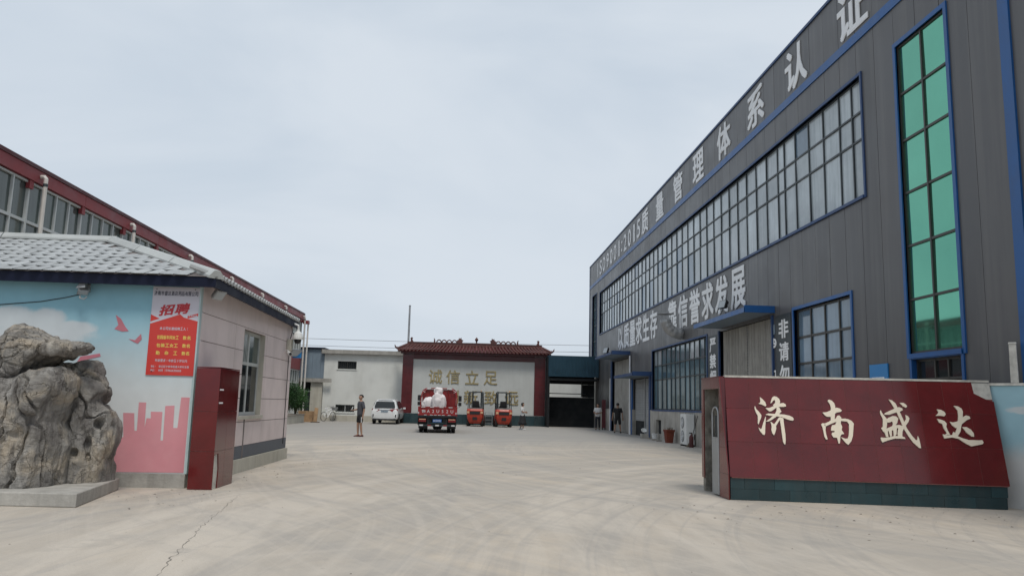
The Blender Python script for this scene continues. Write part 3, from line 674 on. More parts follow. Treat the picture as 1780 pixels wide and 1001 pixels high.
floodlight((FX - .32, 27.6, 4.98), 'black floodlight on bracket above the curtain doorway canopy', .25, .3, size=.22)
floodlight((FX - .32, 51.9, 4.95), 'black floodlight on bracket above the farthest blue canopy', .3, .3, size=.3)

# things standing along the plinth
ac = thing('air_conditioner', 'white twin-fan outdoor air conditioner standing against factory plinth', 'air conditioner', (9.1, 32.7, 0))
bx(8.95, 9.3, 32.25, 33.15, .06, 1.3).build('casing', 'white', ac, bevel=.02)
for zc in (.4, .95):
    mb = MB(); mb.prism([(.235 * math.cos(t * .2618), .235 * math.sin(t * .2618)) for t in range(24)], lambda a, b, d: (8.95 + d, 32.8 + a, zc + b), -.012, -.001); mb.build('fan_opening', 'frame_dark', ac, fix=True)
    mb = MB()
    for rr in (.06, .11, .16, .21): mb.tube([(8.93, 32.8 + rr * math.cos(t * .3927), zc + rr * math.sin(t * .3927)) for t in range(17)], .006, 5)
    for t in range(6): mb.tube([(8.93, 32.8, zc), (8.93, 32.8 + .22 * math.cos(t * 1.047), zc + .22 * math.sin(t * 1.047))], .006, 5)
    mb.build('fan_grille', 'letter', ac, fix=True)
mb = MB(); mb.box(8.93, 9.32, 32.33, 32.41, 0, .058); mb.box(8.93, 9.32, 32.98, 33.06, 0, .058); mb.build('feet', 'black', ac)
bx(9.302, 9.35, 32.3, 32.42, .5, .75).build('pipe_cover', 'white', ac)

def square_pot(loc, w0, w1, h, label, m_, name='plant_pot'):
    t = thing(name, label, 'plant pot', loc, .1, local=True)
    mb = MB(); rings = []
    for (wd, z) in ((w0, 0), (w1, h * .86), (w1 * 1.12, h * .86), (w1 * 1.12, h), (w1 * .95, h), (w1 * .92, h - .06)): rings.append([(-wd, -wd, z), (wd, -wd, z), (wd, wd, z), (-wd, wd, z)])
    mb.loft(rings); mb.build('pot', m_, t, fix=True, bevel=.008)
    mb = MB()
    for i in range(26):
        a = random.random() * 6.28; r = random.random() * w1 * .8
        mb.tube([(r * math.cos(a), r * math.sin(a), h - .06), (r * math.cos(a) * 1.3 + random.gauss(0, .05), r * math.sin(a) * 1.3 + random.gauss(0, .05), h + random.uniform(.02, .12))], .008, 4)
    mb.build('dry_stalks', 'soil', t, fix=True)
    return t
square_pot((9.02, 35.3, 0), .135, .185, .58, 'square terracotta plant pot with dry stalks beside the white air conditioner', 'terracotta')
pt = thing('bucket', 'small white plastic bucket below the dark vent hole', 'bucket', (9.1, 38.4, 0))
mb = MB(); mb.lathe([(.1, 0), (.14, .28), (.155, .28), (.155, .3), (.13, .3), (.12, .24)], (9.1, 38.4, 0), 14); mb.build('tub', 'white', pt, smooth=False, fix=True)
mb = MB(); mb.tube([(9.1, 38.25, .29), (9.1, 38.28, .4), (9.1, 38.4, .45), (9.1, 38.52, .4), (9.1, 38.55, .29)], .006, 5); mb.build('handle', 'steel', pt, fix=True)
for i, (x, y, a, lab) in enumerate(((8.95, 37.9, .4, 'loose grey brick lying flat in front of the white bucket'), (9.05, 39.4, 1.1, 'loose grey brick lying askew beside the roller shutter side of the vent'), (8.9, 36.7, .2, 'loose grey brick between the white bucket and the terracotta pot'))):
    o = MB().box(-.12, .12, -.057, .057, 0, .06).build('brick', 'brick', bevel=.005); o.location = (x, y, 0); o.rotation_euler = (0, 0, a); tag(o, lab, 'brick')
tb = thing('white_basin', 'tilted white basin on a grey block beside the roller shutter', 'basin', (8.95, 40.1, 0))
bx(8.8, 9.15, 39.95, 40.28, 0, .22).build('block', 'concrete', tb, bevel=.01)
mb = MB(); mb.lathe([(.08, 0), (.13, .09), (.145, .09), (.145, .1), (.12, .1), (.06, .03)], (0, 0, 0), 16)
o = mb.build('bowl', 'white', tb, fix=True); 
for v in o.data.vertices: v.co = Matrix.Rotation(.7, 3, 'X') @ (v.co + OFF[tb.name]) + Vector((0, 0, .33))
fe = thing('fire_extinguisher', 'dark red fire extinguisher standing beside the white air conditioner', 'fire extinguisher', (8.95, 31.5, 0))
mb = MB(); mb.lathe([(.085, 0), (.09, .03), (.09, .40), (.06, .47), (.025, .5), (.025, .55)], (8.95, 31.5, 0), 14); mb.build('cylinder', 'shoe_red', fe, smooth=True)
mb = MB(); mb.box(8.86, 8.97, 31.485, 31.515, .551, .59); mb.tube([(8.97, 31.5, .56), (9.06, 31.5, .5), (9.07, 31.5, .3)], .012, 6); mb.build('valve_and_hose', 'black', fe, fix=True)
br = thing('broom', 'black-handled broom leaning on the plinth beside the air conditioner', 'broom', (9.15, 31.9, 0))
mb = MB(); mb.cyl((9.0, 31.8, .18), (9.34, 31.9, 1.25), .014, 8); mb.build('handle', 'black', br, fix=True)
mb = MB(); mb.hexa([(8.83, 31.72, 0), (9.03, 31.72, 0), (9.03, 31.86, 0), (8.83, 31.86, 0)], [(8.96, 31.75, .2), (9.04, 31.75, .2), (9.04, 31.84, .2), (8.96, 31.84, .2)]); mb.build('bristles', 'soil', br, fix=True)

# ================================================================== CENTRE: SCREEN WALL
SY = 58.2
sw = thing('screen_wall', 'white screen wall with maroon surround, gold characters and glazed tile roof', 'wall', (.4, SY, 0))
bx(-4.08, 4.84, SY + .02, SY + .38, .74, 4.66).build('white_panel', mat('screen_wall_render', (.50, .515, .50), .85, 0, .06, 1, .05, 20, .25, .2, (.34, .34, .32), 0), sw)
for (a, b) in ((-4.85, -4.08), (4.84, 5.64)):
    bx(a + .02, b - .02, SY - .02, SY + .42, .74, 5.02).build('pier_core', 'mortar_dark', sw)
    z = .745
    while z < 4.95:
        z2 = min(z + .71, 5.02); bx(a, b, SY - .05, SY - .021, z, z2 - .012).build('pier_tile', 'redtile2', sw); z = z2
bx(-4.075, 4.835, SY - .04, SY + .4, 4.665, 5.04).build('lintel', 'lacquer', sw)
bx(-4.87, 5.66, SY - .05, SY + .45, 0, .70).build('base_core', 'mortar_dark', sw)
for i in range(14): bx(-4.88 + i * .7536, -4.88 + (i + 1) * .7536 - .012, SY - .085, SY - .052, .01, .735).build('base_tile', 'greentile', sw)
bx(-5.0, 5.8, SY - .3, SY + .7, 5.045, 5.2).build('cornice', 'lacquer', sw)
# roof: front and back slope with rounded tile ribs
E0, E1, RZ0, RZ1 = (-5.25, 6.03), (-4.5, 5.3), 5.2, 5.68
rf = MB().hexa([(E0[0], SY - .62, RZ0), (E0[1], SY - .62, RZ0), (E0[1], SY + 1.0, RZ0), (E0[0], SY + 1.0, RZ0)],
               [(E1[0], SY + .15, RZ1), (E1[1], SY + .15, RZ1), (E1[1], SY + .24, RZ1), (E1[0], SY + .24, RZ1)]).build('roof', 'lacquer', sw)
nrib = 42
for i in range(nrib):
    t = (i + .5) / nrib; xb = E0[0] + (E0[1] - E0[0]) * t; xt = E1[0] + (E1[1] - E1[0]) * t
    mb = MB(); pp = []
    for q in range(7):
        u = q / 6; sag = -.07 * math.sin(math.pi * u); pp.append((xb + (xt - xb) * u, SY - .66 + .82 * u, RZ0 + .03 + (RZ1 - RZ0) * u + sag + .05))
    mb.tube(pp, .075, 8); mb.build('roof_tile_rib', 'glazedroof', rf, smooth=False, fix=True)
    mb = MB(); mb.prism([(.085 * math.cos(a * .5236), .085 * math.sin(a * .5236)) for a in range(12)], lambda a, b, d: (xb + a, SY - .665 + d, RZ0 + .075 + b), -.03, 0); mb.build('tile_end', 'glazedroof', rf, fix=True)
bx(E1[0] - .05, E1[1] + .05, SY + .08, SY + .3, RZ1 - .02, RZ1 + .2).build('ridge', 'glazedroof', rf)
bx(E1[0] - .08, E1[1] + .08, SY + .05, SY + .33, RZ1 + .2, RZ1 + .25).build('ridge_cap', 'glazedroof', rf)
for s_, xe, xr in ((-1, E0[0], E1[0]), (1, E0[1], E1[1])):     # hip ridges with upturned ends
    for yy in (SY - .66, SY + 1.0):
        yr = SY + .19
        mb = MB(); mb.tube([(xr, yr, RZ1 + .1), (xr + (xe - xr) * .5, yr + (yy - yr) * .5, RZ0 + .36), (xe, yy, RZ0 + .16), (xe + s_ * .12, yy + (.08 if yy > yr else -.08), RZ0 + .26), (xe + s_ * .17, yy + (.1 if yy > yr else -.1), RZ0 + .42)], [.09, .09, .08, .06, .02], 8)
        mb.build('hip_ridge', 'glazedroof', rf, fix=True)
    mb = MB(); mb.prism([(0, 0), (.3, 0), (.3, .12), (.2, .28), (.26, .42), (.14, .5), (.02, .4), (.06, .2)], lambda a, b, d: (xr - s_ * .1 + s_ * a * .8 * -1, SY + .14 + d, RZ1 + .2 + b * .8), 0, .1); mb.build('ridge_end_ornament', 'glazedroof', rf, fix=True)
zt = RZ1 + .24
for (xa, xb, dr) in ((-2.5, -.75, 1), (1.75, 3.45, -1)):        # scrolling ridge crests
    for i in range(4):
        cx = xa + (xb - xa) * (i + .6) / 4.6 if dr > 0 else xb - (xb - xa) * (i + .6) / 4.6
        mb = MB(); mb.tube([(cx + .17 * math.cos(a * math.pi / 8), SY + .19, zt + .2 * math.sin(a * math.pi / 8)) for a in range(9)], .045, 7); mb.build('ridge_scroll', 'glazedroof', rf, fix=True)
    hx = xb if dr > 0 else xa
    mb = MB(); mb.prism([(-.2, 0), (.22, 0), (.2, .12), (.28, .2), (.14, .28), (.12, .42), (.02, .32), (-.06, .4), (-.08, .26), (-.2, .2)], lambda a, b, d: (hx + a * dr, SY + .13 + d, zt + b), 0, .12); mb.build('ridge_beast', 'glazedroof', rf, fix=True)
    tx = xa - .1 if dr > 0 else xb + .1
    mb = MB(); mb.tube([(tx, SY + .19, zt), (tx, SY + .19, zt + .2), (tx - dr * .05, SY + .19, zt + .32)], [.06, .05, .02], 7); mb.build('ridge_tail', 'glazedroof', rf, fix=True)
mb = MB(); mb.lathe([(.1, 0), (.06, .06), (.05, .14), (.12, .24), (.13, .32), (.06, .4), (.03, .46)], (.5, SY + .19, zt), 12); mb.build('finial', 'glazedroof', rf, fix=True)
for ch, x in zip('诚信立足', (-2.43, -1.14, .25, 1.62)):
    mb = MB(); put_char(mb, ch, (x, SY - .0, 3.42), X_, Z_, -Y_, .98, 1.0, .05, .008); mb.build('gold_letter', 'gold', sw)
for ch, x in zip('创新致远', (-1.2, .2, 1.7, 3.2)):
    mb = MB(); put_char(mb, ch, (x, SY - .0, 1.98), X_, Z_, -Y_, 1.0, 1.0, .05, .008); mb.build('gold_letter', 'gold', sw)
# pole behind the wall
po = thing('pole', 'slim grey pole rising behind the left end of the tiled roof', 'pole', (-4.62, 59.6, 0))
mb = MB(); mb.tube([(-4.62, 59.6, 0), (-4.62, 59.6, 5.5), (-4.62, 59.6, 8.7)], [.1, .085, .07], 10); mb.build('shaft', 'steel', po, fix=True)
mb = MB(); mb.lathe([(.085, 0), (.085, .05), (.02, .1)], (-4.62, 59.6, 8.7), 10); mb.build('cap', 'steel', po, fix=True)

# ================================================================== CENTRE LEFT: WHITE BUILDING
WY = 60.0
wb = thing('white_building', 'low white rendered building with flat concrete eave and two barred openings', 'building', (-8, WY, 0))
W1 = (-9.85, -8.45, 3.86, 4.44); W2 = (-9.85, -8.45, .66, 1.22)
mb = MB()
for (p, q, z0, z1) in cut(-10.85, -4.75, 0, 4.98, [W1, W2]): mb.box(p, q, WY, WY + .25, z0, z1)
mb.build('wall', 'white_wall', wb)
bx(-10.84, -4.76, WY + .26, WY + 9, 0, 4.97).build('wall_core', 'white_wall', wb)
bx(-11.05, -4.7, WY - .3, WY + 9.2, 4.985, 5.28).build('eave_slab', 'concrete', wb)
bx(-11.0, -4.75, WY - .02, WY - .001, 0, .42).build('skirting', 'beige_wall', wb)
for op in (W1, W2):
    a, b, c, d = op
    bx(a, b, WY + .2, WY + .24, c, d).build('window_pane', 'pane_dark', wb)
    mb = MB(); mb.box((a + b) / 2 - .03, (a + b) / 2 + .03, WY + .06, WY + .12, c, d)
    mb.box(a, b, WY + .05, WY + .13, d - .04, d); mb.box(a, b, WY + .05, WY + .13, c, c + .04); mb.build('window_frame', 'whiteframe' if op is W2 else 'frame_brown', wb)
    mb = MB()
    for i in range(9): mb.cyl((a + .1 + i * .15, WY + .03, c), (a + .1 + i * .15, WY + .03, d), .008, 5)
    mb.build('window_bars', 'frame_brown', wb, fix=True)
    bx(a - .05, b + .05, WY - .05, WY - .001, c - .07, c - .001).build('window_sill', 'white_wall', wb)
gb = thing('annexe_building', 'grey-blue clad upper storey over a white lower wall with dark doorway', 'building', (-11.7, WY, 0))
mb = MB()
for i in range(8): mb.box(-13.3 + i * .31, -13.3 + (i + 1) * .31 - .008, WY + .05 + .01 * (i % 2), WY + .3, 3.12, 5.3)
mb.build('cladding', 'greyblue', gb)
bx(-13.4, -10.86, WY - .1, WY + 5, 5.31, 5.42).build('roof_edge', 'navy', gb)
bx(-13.3, -10.87, WY + .31, WY + 5, 0, 5.3).build('wall_core', 'core', gb)
bx(-13.4, -10.2, WY - .45, WY - .303, 2.82, 3.1).build('ledge', 'concrete', gb)
bx(-13.4, -10.87, WY - .3, WY + .3, 2.86, 3.1).build('ledge_slab', 'concrete', gb)
bx(-11.72, -10.87, WY - .25, WY + .2, 0, 2.85).build('lower_wall', 'beige_wall', gb)
bx(-12.5, -11.74, WY + .05, WY + .1, 0, 2.3).build('door', 'frame_dark', gb)
bx(-12.5, -11.74, WY - .0, WY + .04, 2.1, 2.2).build('door_transom', 'whiteframe', gb)
bx(-13.3, -12.52, WY - .1, WY + .2, 0, 2.84).build('lower_wall', 'beige_wall', gb)
# overhead wires
for (z, lab) in ((6.36, 'upper thin black overhead wire crossing behind the tiled roof'), (5.82, 'lower thin black overhead wire crossing behind the tiled roof')):
    mb = MB(); mb.tube([(-24 + 3.2 * i, 62.5, z - .12 * math.sin(math.pi * i / 11)) for i in range(12)], .014, 5); tag(mb.build('overhead_wire', 'black', None, fix=True), lab, 'wire')

# ================================================================== CENTRE RIGHT: OPEN SHED
sh = thing('shed', 'open-fronted shed with dark teal corrugated fascia over a black interior', 'shed', (7.5, 56.5, 0))
mb = MB(); n = 34; vs = []
for i in range(n * 4 + 1):
    x = 5.7 + (9.33 - 5.7) * i / (n * 4); yv = 56.5 + .03 * (0 if i % 4 in (0, 3) else 1); vs += [(x, yv, 3.6), (x, yv, 5.08)]
mb.add(vs, [(2 * i, 2 * i + 2, 2 * i + 3, 2 * i + 1) for i in range(n * 4)]); mb.build('fascia', 'teal', sh)
mb = MB(); mb.box(5.7, 9.33, 56.55, 60.0, 5.02, 5.1); mb.build('roof', 'teal', sh)
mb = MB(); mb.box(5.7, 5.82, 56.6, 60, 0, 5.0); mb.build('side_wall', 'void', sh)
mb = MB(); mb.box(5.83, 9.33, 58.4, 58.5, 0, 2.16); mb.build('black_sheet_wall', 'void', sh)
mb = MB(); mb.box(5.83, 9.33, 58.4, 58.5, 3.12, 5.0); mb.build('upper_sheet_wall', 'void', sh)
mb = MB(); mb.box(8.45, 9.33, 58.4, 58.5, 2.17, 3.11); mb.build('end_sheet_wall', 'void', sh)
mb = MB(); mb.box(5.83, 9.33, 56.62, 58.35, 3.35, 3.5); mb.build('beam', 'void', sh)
mb = MB(); mb.cyl((5.83, 58.36, 2.42), (8.7, 58.36, 2.42), .035, 6); mb.cyl((8.38, 58.34, 2.2), (8.38, 58.34, 3.3), .05, 6); mb.build('rail', 'frame_dark', sh, fix=True)
bb = thing('rear_wall', 'pale lit wall seen through the gap above the black sheet', 'wall', (7, 67, 0))
bx(4, 14, 67, 67.3, 0, 5).build('wall', 'white_wall', bb); bx(3.95, 14.05, 66.95, 67.35, 5.0, 5.12).build('coping', 'concrete', bb)
rb = thing('red_board', 'faded red board standing against the blue door jamb by the shed', 'board', (9.2, 53.5, 0))
bx(9.05, 9.3, 53.3, 53.36, .12, 2.0).build('board', 'redboard', rb); mb = MB(); mb.box(9.08, 9.12, 53.2, 53.45, 0, .119); mb.box(9.24, 9.28, 53.2, 53.45, 0, .119); mb.build('feet', 'black', rb)
CALLI=[[[(588,1417),(633,1379),(674,1328),(688,1270),(674,1252),(615,1282),(555,1299),(584,1314),(592,1349)],[(492,1256),(513,1196),(551,1156),(591,1094),(585,1048),(556,990),(533,926),(520,949),(527,1012),(529,1081),(499,1149),(481,1218)],[(660,1073),(665,1061),(653,969),(641,878),(631,776),(617,744),(589,757),(549,813),(526,875),(567,842),(582,865),(614,957)],[(760,1307),(775,1354),(798,1413),(831,1437),(875,1429),(916,1392),(929,1346),(920,1311),(894,1252),(860,1240),(817,1256),(802,1279),(844,1320),(845,1355),(832,1373),(808,1354),(783,1319)],[(671,1221),(738,1227),(801,1255),(851,1268),(931,1311),(982,1320),(1018,1296),(1024,1261),(976,1251),(904,1249),(848,1228),(801,1192),(761,1165),(733,1165),(702,1189)],[(860,1245),(904,1241),(922,1195),(936,1166),(894,1123),(835,1066),(766,1018),(709,985),(659,983),(723,1029),(788,1088),(829,1129),(855,1182)],[(661,1105),(708,1125),(785,1122),(883,1119),(981,1113),(1067,1095),(1119,1068),(1134,1034),(1120,1011),(1071,1015),(1008,1036),(934,1069),(826,1083),(727,1088)],[(736,983),(767,961),(795,937),(841,997),(890,1067),(909,1034),(860,964),(823,906),(825,860),(797,780),(778,746),(753,779),(740,847),(750,881),(748,926)],[(901,1068),(959,1046),(959,978),(963,887),(970,774),(966,662),(955,594),(939,594),(921,638),(914,750),(908,885),(900,988)]],[[(1735,1383),(1760,1401),(1802,1385),(1841,1340),(1852,1288),(1843,1207),(1826,1093),(1807,1013),(1754,1022),(1758,1114),(1778,1252),(1768,1320),(1745,1355)],[(1628,1167),(1694,1175),(1750,1199),(1820,1247),(1876,1260),(1928,1244),(1957,1210),(1933,1187),(1867,1174),(1808,1132),(1751,1096),(1697,1095),(1662,1122)],[(1584,961),(1609,979),(1647,974),(1638,940),(1658,924),(1646,861),(1650,794),(1667,699),(1640,699),(1618,748),(1611,838),(1602,905)],[(1647,974),(1720,1010),(1767,1046),(1822,1058),(1925,1067),(1995,1069),(2048,1059),(2098,1032),(2128,987),(2107,874),(2090,773),(2054,683),(1998,615),(1959,647),(1890,745),(1957,719),(2000,726),(2021,771),(2038,872),(2049,974),(2022,1018),(1926,1027),(1816,1001),(1714,953),(1658,924)],[(1833,1059),(1871,1117),(1904,1123),(1933,1084),(1911,981),(1931,926),(1915,869),(1950,803),(1901,790),(1881,756),(1861,638),(1841,632),(1825,732),(1767,736),(1740,785),(1754,819),(1792,826),(1800,852),(1738,853),(1747,909),(1768,949),(1817,956),(1843,1002)]],[[(2604,1237),(2616,1193),(2645,1144),(2684,1083),(2680,1008),(2656,909),(2655,860),(2608,852),(2569,919),(2602,944),(2619,1081),(2589,1168),(2588,1205)],[(2662,1182),(2724,1215),(2824,1261),(2911,1295),(2961,1277),(2969,1246),(2924,1220),(2827,1193),(2741,1159),(2658,1157)],[(2758,1430),(2809,1412),(2861,1363),(2887,1288),(2920,1189),(2960,1053),(2989,931),(3053,810),(3110,727),(3135,740),(3150,801),(3166,753),(3171,668),(3174,596),(3149,595),(3059,689),(3004,784),(2941,917),(2903,1064),(2863,1200),(2823,1299),(2791,1367)],[(2933,1371),(2992,1373),(3035,1342),(3048,1311),(3027,1289),(2983,1309)],[(2998,1160),(3036,1142),(3057,1099),(3034,1043),(2984,980),(2960,930),(2930,966),(2962,1029),(3000,1091)],[(2671,1070),(2710,1102),(2784,1135),(2842,1131),(2872,1094),(2844,1013),(2810,975),(2761,961),(2774,1011),(2766,1042),(2723,1022),(2676,1021)],[(2587,870),(2675,922),(2786,974),(2869,983),(2936,966),(2943,929),(2911,867),(2894,781),(2838,755),(2825,828),(2850,927),(2826,926),(2806,815),(2760,777),(2763,887),(2740,887),(2727,788),(2702,775),(2686,873),(2672,873),(2668,762),(2632,773),(2618,846)],[(2543,759),(2595,754),(2666,762),(2762,789),(2889,793),(2932,770),(2943,744),(2883,747),(2768,747),(2659,713),(2562,674),(2543,710)]],[[(3531,1273),(3594,1266),(3647,1233),(3661,1190),(3635,1156),(3578,1163),(3491,1160),(3537,1199),(3548,1230)],[(3509,1105),(3568,1095),(3622,1071),(3652,1029),(3635,973),(3652,901),(3677,838),(3596,836),(3629,863),(3591,948),(3579,1021),(3531,1044)],[(3815,1343),(3882,1332),(3934,1296),(3946,1241),(3928,1154),(3900,1054),(3877,980),(3851,894),(3800,826),(3717,805),(3719,854),(3742,891),(3761,867),(3794,929),(3835,1040),(3861,1164),(3865,1263)],[(3706,1061),(3756,1050),(3828,1071),(3920,1141),(3984,1180),(4038,1163),(4049,1126),(3981,1094),(3902,1030),(3836,979),(3787,953),(3737,1001)],[(3893,975),(3962,977),(4023,936),(4059,876),(4054,815),(4015,820),(3946,885)],[(3558,843),(3629,827),(3722,836),(3788,820),(3862,785),(3959,758),(4095,756),(4175,759),(4189,723),(4169,692),(4081,672),(3987,651),(3904,696),(3803,772),(3704,793),(3575,771)]]]

# ================================================================== LEFT FACTORY
LX = -12.3
lf = thing('red_factory', 'long factory with faded red fascia and tall strips of grey-green windows', 'building', (LX, 40, 0))
LY0, LY1 = 13.0, 58.9
bx(LX - 22, LX - .32, LY0, LY1 - .05, 0, 7.7).build('wall_core', 'core', lf)
bx(LX - 22, LX + .03, LY0 - .1, LY1 + .05, 7.72, 7.83).build('roof_edge', 'redtrim', lf)
piers = [22.0 + 3.0 * k for k in range(-3, 13)] + [58.6]
for a, b in zip(piers[::2], piers[2::2] + [LY1]): bx(LX - .3, LX, a + .01, b - .01 if b < LY1 else b, 7.36, 7.715).build('fascia_panel', 'redfascia', lf)
bx(LX - .3, LX, LY1 + .003, LY1 + .25, 7.3, 7.715).build('gutter_end', 'frame_dark', lf)
pier_src = None
for p in piers:
    mb = MB(); mb.box(LX - .14, LX - .03, p - .1, p + .1, 7.12, 7.355); mb.build('eave_bracket', 'redfascia', lf)
def lwin(a, b, z0, z1, cols, trans, name='window'):
    mb = MB(); xf = LX - .1; fw = .055
    mb.box(xf - .1, xf + .02, a, a + .035, z0, z1); mb.box(xf - .1, xf + .02, b - .035, b, z0, z1)
    mb.box(xf - .1, xf + .015, a + .035, b - .035, z0, z0 + .07); mb.box(xf - .1, xf + .015, a + .035, b - .035, z1 - .06, z1)
    for c in cols: mb.box(xf - .1, xf + .01, c - fw / 2, c + fw / 2, z0 + .07, z1 - .06)
    for t in trans: mb.box(xf - .1, xf + .006, a + .035, b - .035, t - .04, t + .04)
    win = mb.build(name, 'whiteframe', lf)
    cc = [a + .02] + list(cols) + [b - .02]; rr = [z0 + .02] + list(trans) + [z1 - .02]
    for i in range(len(cc) - 1):
        for j in range(len(rr) - 1):
            o = random.uniform(-.006, .006); s_ = random.uniform(-.006, .006)
            mb = MB(); xx = xf - .06
            mb.hexa([(xx - .02, cc[i], rr[j]), (xx + o, cc[i], rr[j]), (xx - o, cc[i + 1], rr[j]), (xx - .02, cc[i + 1], rr[j])],
                    [(xx - .02, cc[i], rr[j + 1]), (xx + o + s_, cc[i], rr[j + 1]), (xx - o + s_, cc[i + 1], rr[j + 1]), (xx - .02, cc[i + 1], rr[j + 1])])
            mb.build('pane', 'pane_left', win, fix=True)
for a, b in zip(piers, piers[1:]):
    n = 4 if b - a > 2 else 1
    cols = [a + (b - a) * i / n for i in range(1, n)]
    lwin(a + .003, b - .003, 4.82, 7.34, cols, [6.2])
    if b > 43:
        bx(LX - .3, LX - .03, a + .004, b - .004, 3.64, 4.8).build('spandrel_panel', 'redfascia', lf)
        lwin(a + .003, b - .003, .95, 3.62, cols, [2.7], 'lower_window')
        bx(LX - .3, LX - .01, a, b, 0, .94).build('plinth', 'white_wall', lf)
bx(LX - .3, LX - .04, LY0, 43.0, 0, 4.8).build('lower_wall', 'white_wall', lf)
for p in piers[1::2] :
    mb = MB(); mb.tube([(LX - .02, p + .35, 7.56), (LX + .1, p + .35, 7.56), (LX + .15, p + .35, 7.5), (LX + .15, p + .35, 7.3), (LX + .15, p + .35, .1)], .058, 8); dp = mb.build('downpipe', 'pipe', lf, fix=True)
    mb = MB(); mb.cyl((LX + .15, p + .35, 7.28), (LX + .15, p + .35, 7.36), .068, 8); mb.build('pipe_collar', 'frame_dark', dp, fix=True)
for dx in (.0, .22):
    mb = MB(); mb.cyl((LX + .07 + dx, LY1 - .1 + dx * .6, 0), (LX + .07 + dx, LY1 - .1 + dx * .6, 7.3), .06, 8); mb.build('corner_pipe', 'pipe', lf, fix=True)
bx(LX - .05, LX + .36, LY1 - .3, LY1 + .2, 7.05, 7.295).build('corner_box', 'redfascia', lf)

# ================================================================== GATEHOUSE
GX, GY, GYB = -4.65, 13.7, 20.9
gh = thing('gatehouse', 'single-storey gatehouse with sky mural front, pink side and grey tiled roof', 'building', (-8, 17, 0))
bx(-14, GX - .001, GY, GY + .2, .23, 3.48).build('mural_wall', 'mural', gh)
bx(-14, GX + .0, GY - .045, GY + .2, 0, .228).build('front_plinth', 'concrete', gh)
bx(-14, GX - .2, GY + .21, GYB, 0, 3.48).build('wall_core', 'core', gh)
bx(GX - .025, GX + .012, GY - .008, GY + .1, .23, 3.47).build('corner_strip', mat('pale_blue_corner', (.42, .53, .54), .8), gh)
SKY = [(-6.05, .24), (-6.05, .8), (-5.72, .81), (-5.76, 1.21), (-5.58, 1.21), (-5.55, .92), (-5.51, .92), (-5.52, 1.39), (-5.4, 1.39), (-5.39, .97), (-5.37, 1.13), (-5.3, 1.13), (-5.31, 1.24), (-5.12, 1.24), (-5.11, .77), (-5.07, .77), (-5.08, 1.34), (-4.93, 1.35), (-4.92, .98), (-4.85, .98), (-4.83, 1.49), (-4.69, 1.49), (-4.69, .25)]
fl = lambda a, b, d: (a, GY - d, b)
mb = MB(); mb.prism(SKY, fl, .003, .006); mb.build('painted_skyline', 'pinkpaint', gh, fix=True)
for bd in ([(-6.04, 2.85), (-5.95, 2.79), (-5.86, 2.65), (-5.8, 2.58), (-5.91, 2.57), (-6.04, 2.61), (-5.98, 2.68)],
           [(-5.79, 2.45), (-5.68, 2.43), (-5.59, 2.54), (-5.57, 2.45), (-5.63, 2.37), (-5.7, 2.4)],
           [(-6.6, 2.04), (-6.55, 2.13), (-6.43, 2.15), (-6.24, 2.19), (-6.22, 2.14), (-6.37, 2.1), (-6.48, 2.07)],
           [(-5.42, 2.78), (-5.36, 2.84), (-5.33, 2.72), (-5.38, 2.7)]):
    mb = MB(); mb.prism(bd, fl, .003, .006); mb.build('painted_bird', 'birdpink', gh, fix=True)
# side wall (faces +X): panels round the window
SW = (16.5, 18.2, 1.14, 2.92)
mb = MB()
for (p, q, z0, z1) in cut(GY + .1, GYB, 0, 3.48, [SW]): mb.box(GX - .2, GX - .03, p, q, z0, z1)
mb.build('side_wall', 'joint', gh)
zr = [.53 + .485 * i for i in range(6)] + [3.46]
for i in range(6):
    for (a, b) in ((GY + .105, 15.9), (15.9, 18.35), (18.35, GYB)):
        for (p, q, z0, z1) in cut(a + .006, b - .006, zr[i] + .006, zr[i + 1] - .006, [SW]): bx(GX - .029, GX + random.uniform(0, .003), p, q, z0, z1).build('wall_panel', 'pinkpanel', gh)
bx(GX - .029, GX + .004, GY + .105, GYB, .28, .528).build('grey_band', 'greyband', gh)
bx(GX - .029, GX + .012, 16.9, 16.96, .26, 1.1).build('conduit', 'joint', gh)
bx(GX - .19, GX + .05, GY + .105, GYB + .03, 0, .27).build('side_plinth', 'beige_wall', gh)
bx(GX - .2, GX - .001, GYB + .001, GYB + .03, 0, 3.46).build('end_strip', 'pinkpanel', gh)
# window in the side wall
mb = MB(); y0, y1, z0, z1 = SW
mb.box(GX - .16, GX - .11, y0, y0 + .07, z0, z1); mb.box(GX - .16, GX - .11, y1 - .07, y1, z0, z1); mb.box(GX - .16, GX - .11, y0 + .07, y1 - .07, z1 - .07, z1); mb.box(GX - .16, GX - .11, y0 + .07, y1 - .07, z0, z0 + .07)
mb.box(GX - .158, GX - .112, y0 + .07, y1 - .07, 2.2, 2.27); mb.box(GX - .159, GX - .113, 17.3, 17.37, z0 + .07, z1 - .07)
gw = mb.build('window', 'whiteframe', gh)
for (a, b) in ((y0 + .05, 17.32), (17.35, y1 - .05)):
    for (c, d) in ((z0 + .05, 2.22), (2.25, z1 - .05)):
        bx(GX - .15, GX - .13, a, b, c, d).build('pane', 'pane_dark' if c < 2 else 'pane_left', gw)
mb = MB(); mb.box(GX - .11, GX + .045, y0 - .05, y1 + .05, z0 - .07, z0 - .002); mb.build('sill', 'beige_wall', gw)
mb = MB(); mb.box(GX - .109, GX - .004, y1 - .014, y1 - .001, z0, z1); mb.build('reveal', 'beige_wall', gw)
mb = MB()
for i in range(6): mb.cyl((GX - .08, y0 + .12 + i * .1, 2.25), (GX - .08, y0 + .12 + i * .1, z1), .008, 5)
mb.build('window_bars', 'whiteframe', gw, fix=True)
